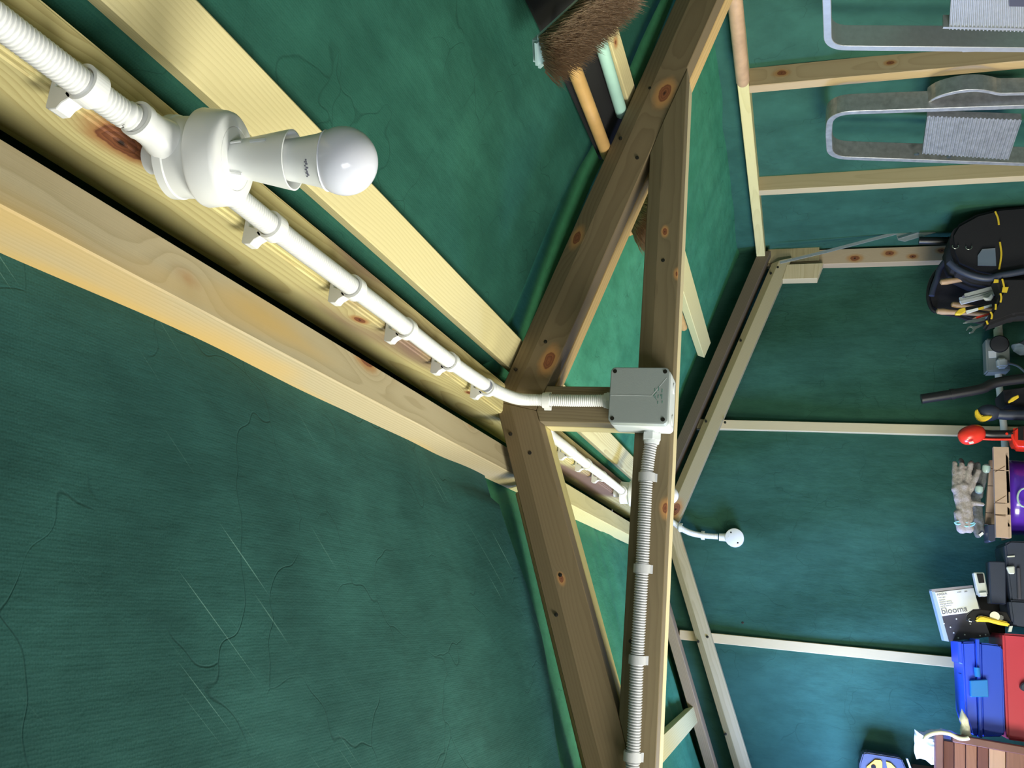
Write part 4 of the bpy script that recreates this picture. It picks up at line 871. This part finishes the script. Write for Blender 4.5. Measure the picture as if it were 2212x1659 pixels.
# red drill and black/yellow tool
rd = empty('red_power_drill', PY(2150, 940, 2.93), 'red and black power drill standing handle up before the gable stud', 'drill')
def ellipsoid(a, b2, r, mat, name, par, n=24, sq=1.0):
    L = (b2 - a).length; pr = []
    for k in range(13): t = -math.pi / 2 + math.pi * k / 12; pr.append((max(.0004, r * math.cos(t) ** sq), L / 2 + L / 2 * math.sin(t)))
    return mk(name, lathe(pr, a, b2 - a, n), mat, par, smooth=True)
DY = 2.93
ellipsoid(PY(2071, 948, DY), PY(2127, 930, DY), .030, M['red'], 'battery_cap', rd, sq=.7)
mk('grip', tube([PY(x, y, DY) for x, y in ((2118, 935), (2140, 938), (2165, 938), (2190, 938))], .0125, 18), M['black'], rd, smooth=True)
mk('grip_trim', tube([PY(x, y, DY - .004) for x, y in ((2118, 948), (2150, 949), (2185, 949))], .004, 10), M['red'], rd, smooth=True)
mk('motor_body', standing([(2186, 928), (2196, 920), (2206, 917), (2206, 972), (2197, 968), (2186, 950)], DY - .02, .06, 'y', M['red'], None).data and prism([flo(p) if i in (2, 3) else p for i, p in enumerate([PY(2186, 928, DY - .02), PY(2196, 920, DY - .02), PY(2206, 917, DY - .02), PY(2206, 972, DY - .02), PY(2197, 968, DY - .02), PY(2186, 950, DY - .02)])], (0, .06, 0)), M['red'], rd, bevel=.008, seg=3, smooth=True)
bpy.data.objects.remove(bpy.data.objects['y'])
mk('side_panel', pxprism([(2200, 922), (2212, 920), (2212, 951), (2200, 950)], DY - .026, .006), M['black'], rd)
mk('rating_label', pxprism([(2093, 955), (2102, 953), (2104, 957), (2095, 959)], DY - .031, .004), M['paper'], rd)
mk('screw_head', lathe([(.004, 0), (.004, .004)], PY(2175, 937, DY - .014), (0, 1, 0), 10), M['red'], rd)
yd = empty('black_power_tool', PY(2150, 895, 2.95), 'black power tool with a yellow crescent end cap beside the red drill', 'power tool')
EY = 2.96
ellipsoid(PY(2108, 893, EY), PY(2162, 891, EY), .027, M['navy'], 'tool_head', yd)
mk('barrel', tube([PY(2150, 893, EY), PY(2180, 896, EY), flo(PY(2212, 897, EY))], .0165, 18), M['navy'], yd, smooth=True)
ys_ = [(2108, 884), (2106, 892), (2109, 902), (2117, 909), (2128, 910), (2138, 905), (2146, 898), (2134, 897), (2122, 898), (2115, 891), (2112, 882)]
mk('end_cap', pxprism(ys_, EY - .030, .018), M['yellow'], yd, bevel=.004, seg=3, smooth=True)
# vacuum tubes
def vtube(pts, Y, r, lab, cap):
    P = [PY(x, y, Y) for x, y in pts]; P[-1] = Vector((P[-1].x + .0, Y, ZB + .001)) if pts[-1][0] >= 2205 else P[-1]
    v = empty('vacuum_tube', P[-1], lab, 'tube')
    mk('tube_body', tube(P, r, 22), M['black'], v, smooth=True); d = (P[0] - P[1]).normalized()
    mk('collar_ring', lathe([(r * 1.12, 0), (r * 1.12, .012)], P[0].lerp(P[1], cap), -d, 24), M['black'], v, smooth=True)
vtube([(1990, 862), (2060, 851), (2120, 840), (2165, 824), (2205, 804)], 2.90, .0155, 'long bent glossy black tube leaning left of the socket', .9)
vtube([(1985, 520), (2050, 521), (2110, 524), (2205, 530)], 3.15, .0145, 'short straight black tube sticking up from the tool bag', .95)
# wall socket with conduit
so = empty('wall_socket', PY(2165, 767, 3.2), 'grey weatherproof double socket with black and pale plugs on the gable', 'socket')
SY = 3.22
mk('back_box', pxprism([(2129, 731), (2180, 729), (2183, 801), (2132, 803)], SY, .06), M['grey'], so, bevel=.005, seg=2)
mk('plug', join(cyl(PY(2159, 743, SY - .035), PY(2159, 743, SY), .030, 24)), M['black'], so, bevel=.003, label='round black plug')
mk('plug', pxprism([(2154, 773), (2176, 772), (2178, 792), (2156, 793)], SY - .03, .03), M['greylt'], so, bevel=.006, seg=2, label='pale square plug')
mk('sticker', pxprism([(2135, 758), (2152, 758), (2152, 772), (2136, 773)], SY - .0015, .0015), M['paper'], so)
mk('pipe', cyl(PY(2154, 640, SY + .045), PY(2158, 730, SY + .045), .0125, 16), M['white'], so, smooth=True, label='white plastic pipe'); mk('pipe', tube([PY(2156, 803, SY + .045), PY(2162, 870, SY + .045), PY(2168, 920, SY + .045), PY(2172, 990, SY + .045)], .0115, 16), M['white'], so, smooth=True, label='white plastic pipe')
mk('pipe_coupler', cyl(PY(2156, 712, SY + .045), PY(2157, 733, SY + .045), .0150, 16), M['white'], so, smooth=True)
mk('cable', tube([PY(2178, 785, SY - .015), PY(2192, 788, SY), PY(2206, 796, SY), PY(2225, 815, SY)], .004, 8), M['grey'], so, smooth=True)
cb_ = empty('clear_bag', PY(2200, 760, 3.1), 'small crinkled clear packet under the socket', 'packet'); blob_sheet(dens([(2186, 745), (2212, 734), (2232, 740), (2232, 766), (2206, 768), (2190, 758)], 5), 3.08, .05, M['clear'], 'packet_body', cb_, .02, seed=5)
mk('chisel_x', pxprism([(2178, 866), (2186, 858), (2200, 852), (2202, 858), (2190, 866), (2180, 870)], 2.94, .012), M['yellow'], None, bevel=.002).name = 'snap_knife'
tag(bpy.data.objects['snap_knife'], 'small yellow blade holder lying left of the black power tool', 'tool')
hb = [(2164, 838), (2205, 812), (2205, 880), (2170, 878)]
tag(standing([(2166, 842), (2206, 822), (2206, 878), (2172, 876)], 3.0, .12, 'black_pouch', M['blackf'], None), 'black fabric pouch behind the yellow blade holder', 'pouch')

# long metal rule / bracket near the corner post
ml = empty('metal_straightedge', PY(2000, 500, 3.1), 'long thin galvanised straightedge leaning in the right corner', 'straightedge')
mk('blade', pxprism([(1684, 565), (1780, 541), (1860, 520), (1935, 500), (2030, 475), (2114, 451), (2060, 490), (2010, 505), (1955, 521), (1940, 518), (1936, 506), (1860, 526), (1780, 547), (1686, 569)], 3.16, .004), M['alu'], ml)
mk('ridge_strip', bar(PY(1940, 514, 3.158), PY(2080, 470, 3.158), .006, .003, (0, 1, 0)), M['steel'], ml)
cr2 = empty('grey_tube', PY(2190, 425, 3.1), 'short grey tube with a pale blue end cap leaning above the tool bag', 'tube')
mk('tube_body', cyl(PY(2176, 442, 3.08), PY(2198, 413, 3.08), .014, 16), M['grey'], cr2, smooth=True); mk('end_cap', cyl(PY(2196, 416, 3.08), PY(2222, 380, 3.08), .0165, 16), M['pale'], cr2, smooth=True)

# ------------------------------------------------------------------ tool bag and the tools in it
tb = empty('tool_bag', PY(2180, 600, 2.95), 'black fabric tool bag with yellow trim, full of hand tools', 'bag')
def soft(px, Y, depth, name, mat, par=tb, bev=.012):
    pts = [flo(PY(x, y, Y)) if x >= 2205 else PY(x, y, Y) for x, y in px]; return mk(name, prism(pts, (0, depth, 0)), mat, par, bevel=bev, seg=4, smooth=True)
soft([(2055, 570), (2035, 575), (2010, 606), (2004, 640), (2010, 664), (2022, 673), (2070, 682), (2110, 696), (2140, 694), (2205, 676), (2205, 560)], 3.10, .03, 'back_panel', M['blackf'], bev=.008)
soft([(2052, 508), (2066, 485), (2110, 461), (2160, 448), (2205, 440), (2205, 600), (2150, 600), (2110, 592), (2066, 572), (2055, 545)], 2.94, .17, 'main_pocket', M['blackf'])
soft([(2148, 596), (2165, 600), (2205, 602), (2205, 676), (2192, 681), (2160, 693), (2132, 703), (2131, 692), (2142, 672), (2152, 655), (2162, 632)], 2.92, .075, 'front_pocket', M['blackf'])
mk('strap', tube([PY(x, y, 2.925) for x, y in ((2050, 566), (2066, 580), (2090, 592), (2118, 600), (2140, 601), (2160, 595), (2190, 590), (2215, 585))], .011, 10), M['navy'], tb, smooth=True)
mk('carry_loop', tube([PY(x, y, 3.08) for x, y in ((2040, 566), (2030, 580), (2024, 600), (2016, 622), (2012, 640))], .0095, 12), M['navy'], tb, smooth=True)
mk('rim_tube', tube([PY(x, y, 3.095) for x, y in ((2034, 572), (2012, 604), (2005, 640), (2012, 666), (2024, 675))], .007, 10), M['black'], tb, smooth=True)
for seg_ in ([(2150, 457), (2156, 472), (2158, 488)], [(2160, 523), (2163, 550), (2158, 583)], [(2165, 603), (2168, 614), (2170, 628)], [(2161, 634), (2163, 642), (2161, 654)], [(2151, 657), (2151, 664), (2150, 671)], [(2140, 674), (2143, 681), (2141, 690)], [(2131, 693), (2133, 698), (2134, 702)]):
    mk('yellow_trim', tube([PY(x, y, 2.915 if seg_[0][1] > 590 else 2.935) for x, y in seg_], .0030, 8), M['yellow'], tb, smooth=True, label='yellow binding')
mk('fabric_tag', pxprism([(2166, 620), (2179, 620), (2175, 632), (2164, 631)], 2.912, .002), M['yellow'], tb); mk('fabric_tag', pxprism([(2148, 603), (2157, 604), (2157, 610), (2146, 611)], 2.912, .002), M['yellow'], tb)
for p in ((2064, 532), (2093, 534)): mk('eyelet', tube([PY(p[0] + 7 * math.cos(a * .55), p[1] + 5 * math.sin(a * .55), 2.935) for a in range(-1, 8)], .0016, 8), M['steel'], tb, smooth=True)
mk('clear_window', pxprism([(2112, 552), (2122, 538), (2150, 536), (2152, 574), (2112, 573)], 2.934, .004), M['clear'], tb)
for (a, b2), lab, r in ((((2030, 610), (2105, 600)), 'upper tan wooden hammer handle in the bag', .0105), (((2056, 592), (2115, 598)), 'short pale handle under the bag strap', .009), (((2054, 657), (2105, 664)), 'light tan handle behind the folding rule', .010), (((2022, 672), (2080, 676)), 'lowest tan wooden handle at the bag edge', .0105)):
    yh = 3.072 if 'strap' in lab else 3.045; A, B = PY(*a, yh), PY(*b2, yh); L = (B - A).length
    tag(mk('hammer_handle', lathe([(.003, 0), (r * .9, .004), (r * 1.05, .02), (r * .85, L * .5), (r * .7, L), (r * .6, L + .10)], A, B - A, 18), M['handle'], None, smooth=True), lab, 'handle')
fr = empty('folding_rule', PY(2120, 630, 2.99), 'white folding rule standing in the front of the tool bag', 'rule')
mk('rule_leaf', pxprism([(2073, 650), (2122, 638), (2158, 625), (2158, 634), (2124, 645), (2077, 657)], 3.010, .008), M['paper'], fr, bevel=.001); mk('rule_leaf', pxprism([(2083, 634), (2156, 614), (2158, 623), (2084, 641)], 3.012, .012), M['greylt'], fr, bevel=.001); mk('rule_leaf', pxprism([(2072, 642), (2084, 640), (2084, 643), (2157, 624), (2157, 627), (2074, 650)], 3.011, .010), M['greylt'], fr, bevel=.001)
mk('hinge', cyl(PY(2081, 641, 3.007), PY(2081, 641, 3.013), .004, 12), M['ink'], fr)
tag(mk('spring_clamp', pxprism([(2124, 642), (2136, 642), (2142, 634), (2147, 640), (2142, 648), (2130, 648)], 2.975, .012), M['paper'], None, bevel=.002), 'small shiny white metal piece below the folding rule', 'clamp')
uk = empty('utility_knife', PY(2100, 668, 2.98), 'yellow and black utility knife in the tool bag pocket', 'knife')
mk('knife_cap', pxprism([(2063, 676), (2072, 667), (2085, 663), (2087, 672), (2076, 679), (2064, 679)], 2.975, .014), M['yellow'], uk, bevel=.002)
mk('knife_body', pxprism([(2085, 663), (2142, 655), (2143, 661), (2090, 674)], 2.98, .012), M['black'], uk, bevel=.002); mk('knife_slide', pxprism([(2087, 671), (2112, 665), (2142, 657), (2143, 661), (2114, 669), (2089, 677)], 2.975, .006), M['paper'], uk); mk('knife_button', pxprism([(2113, 665), (2125, 662), (2126, 666), (2114, 669)], 2.972, .006), M['yellow'], uk)
for (a, b2), mt, lab in ((((2100, 689), (2132, 680)), 'red', 'red pencil in the tool bag'), (((2101, 694), (2134, 684)), 'paper', 'white pencil beside the red one in the tool bag')):
    A, B = PY(*a, 3.008), PY(*b2, 3.008); L = (B - A).length; pc = empty('pencil', A, lab, 'pencil')
    mk('pencil_body', lathe([(.0042, .012), (.0042, L + .03)], A, B - A, 6), M[mt], pc); mk('pencil_point', lathe([(.0005, 0), (.0042, .012)], A, B - A, 6), M['handle'], pc)
ch = [(2080, 698), (2090, 692), (2104, 690), (2128, 686), (2128, 692), (2106, 696), (2090, 698)]
tag(mk('chisel_blade', pxprism(ch, 3.0, .004), M['steel'], None, bevel=.0005), 'bright pointed blade beside the pencils', 'blade')
wr = [(2087, 713), (2091, 706), (2097, 703), (2103, 705), (2110, 704), (2124, 698), (2126, 702), (2112, 708), (2108, 711), (2103, 718), (2096, 720), (2093, 719), (2100, 715), (2102, 711), (2098, 707), (2094, 708), (2089, 714)]
tag(mk('spanner', pxprism(wr, 2.99, .006), M['steel'], None, bevel=.0006), 'small open-ended spanner at the end of the tool bag', 'spanner')
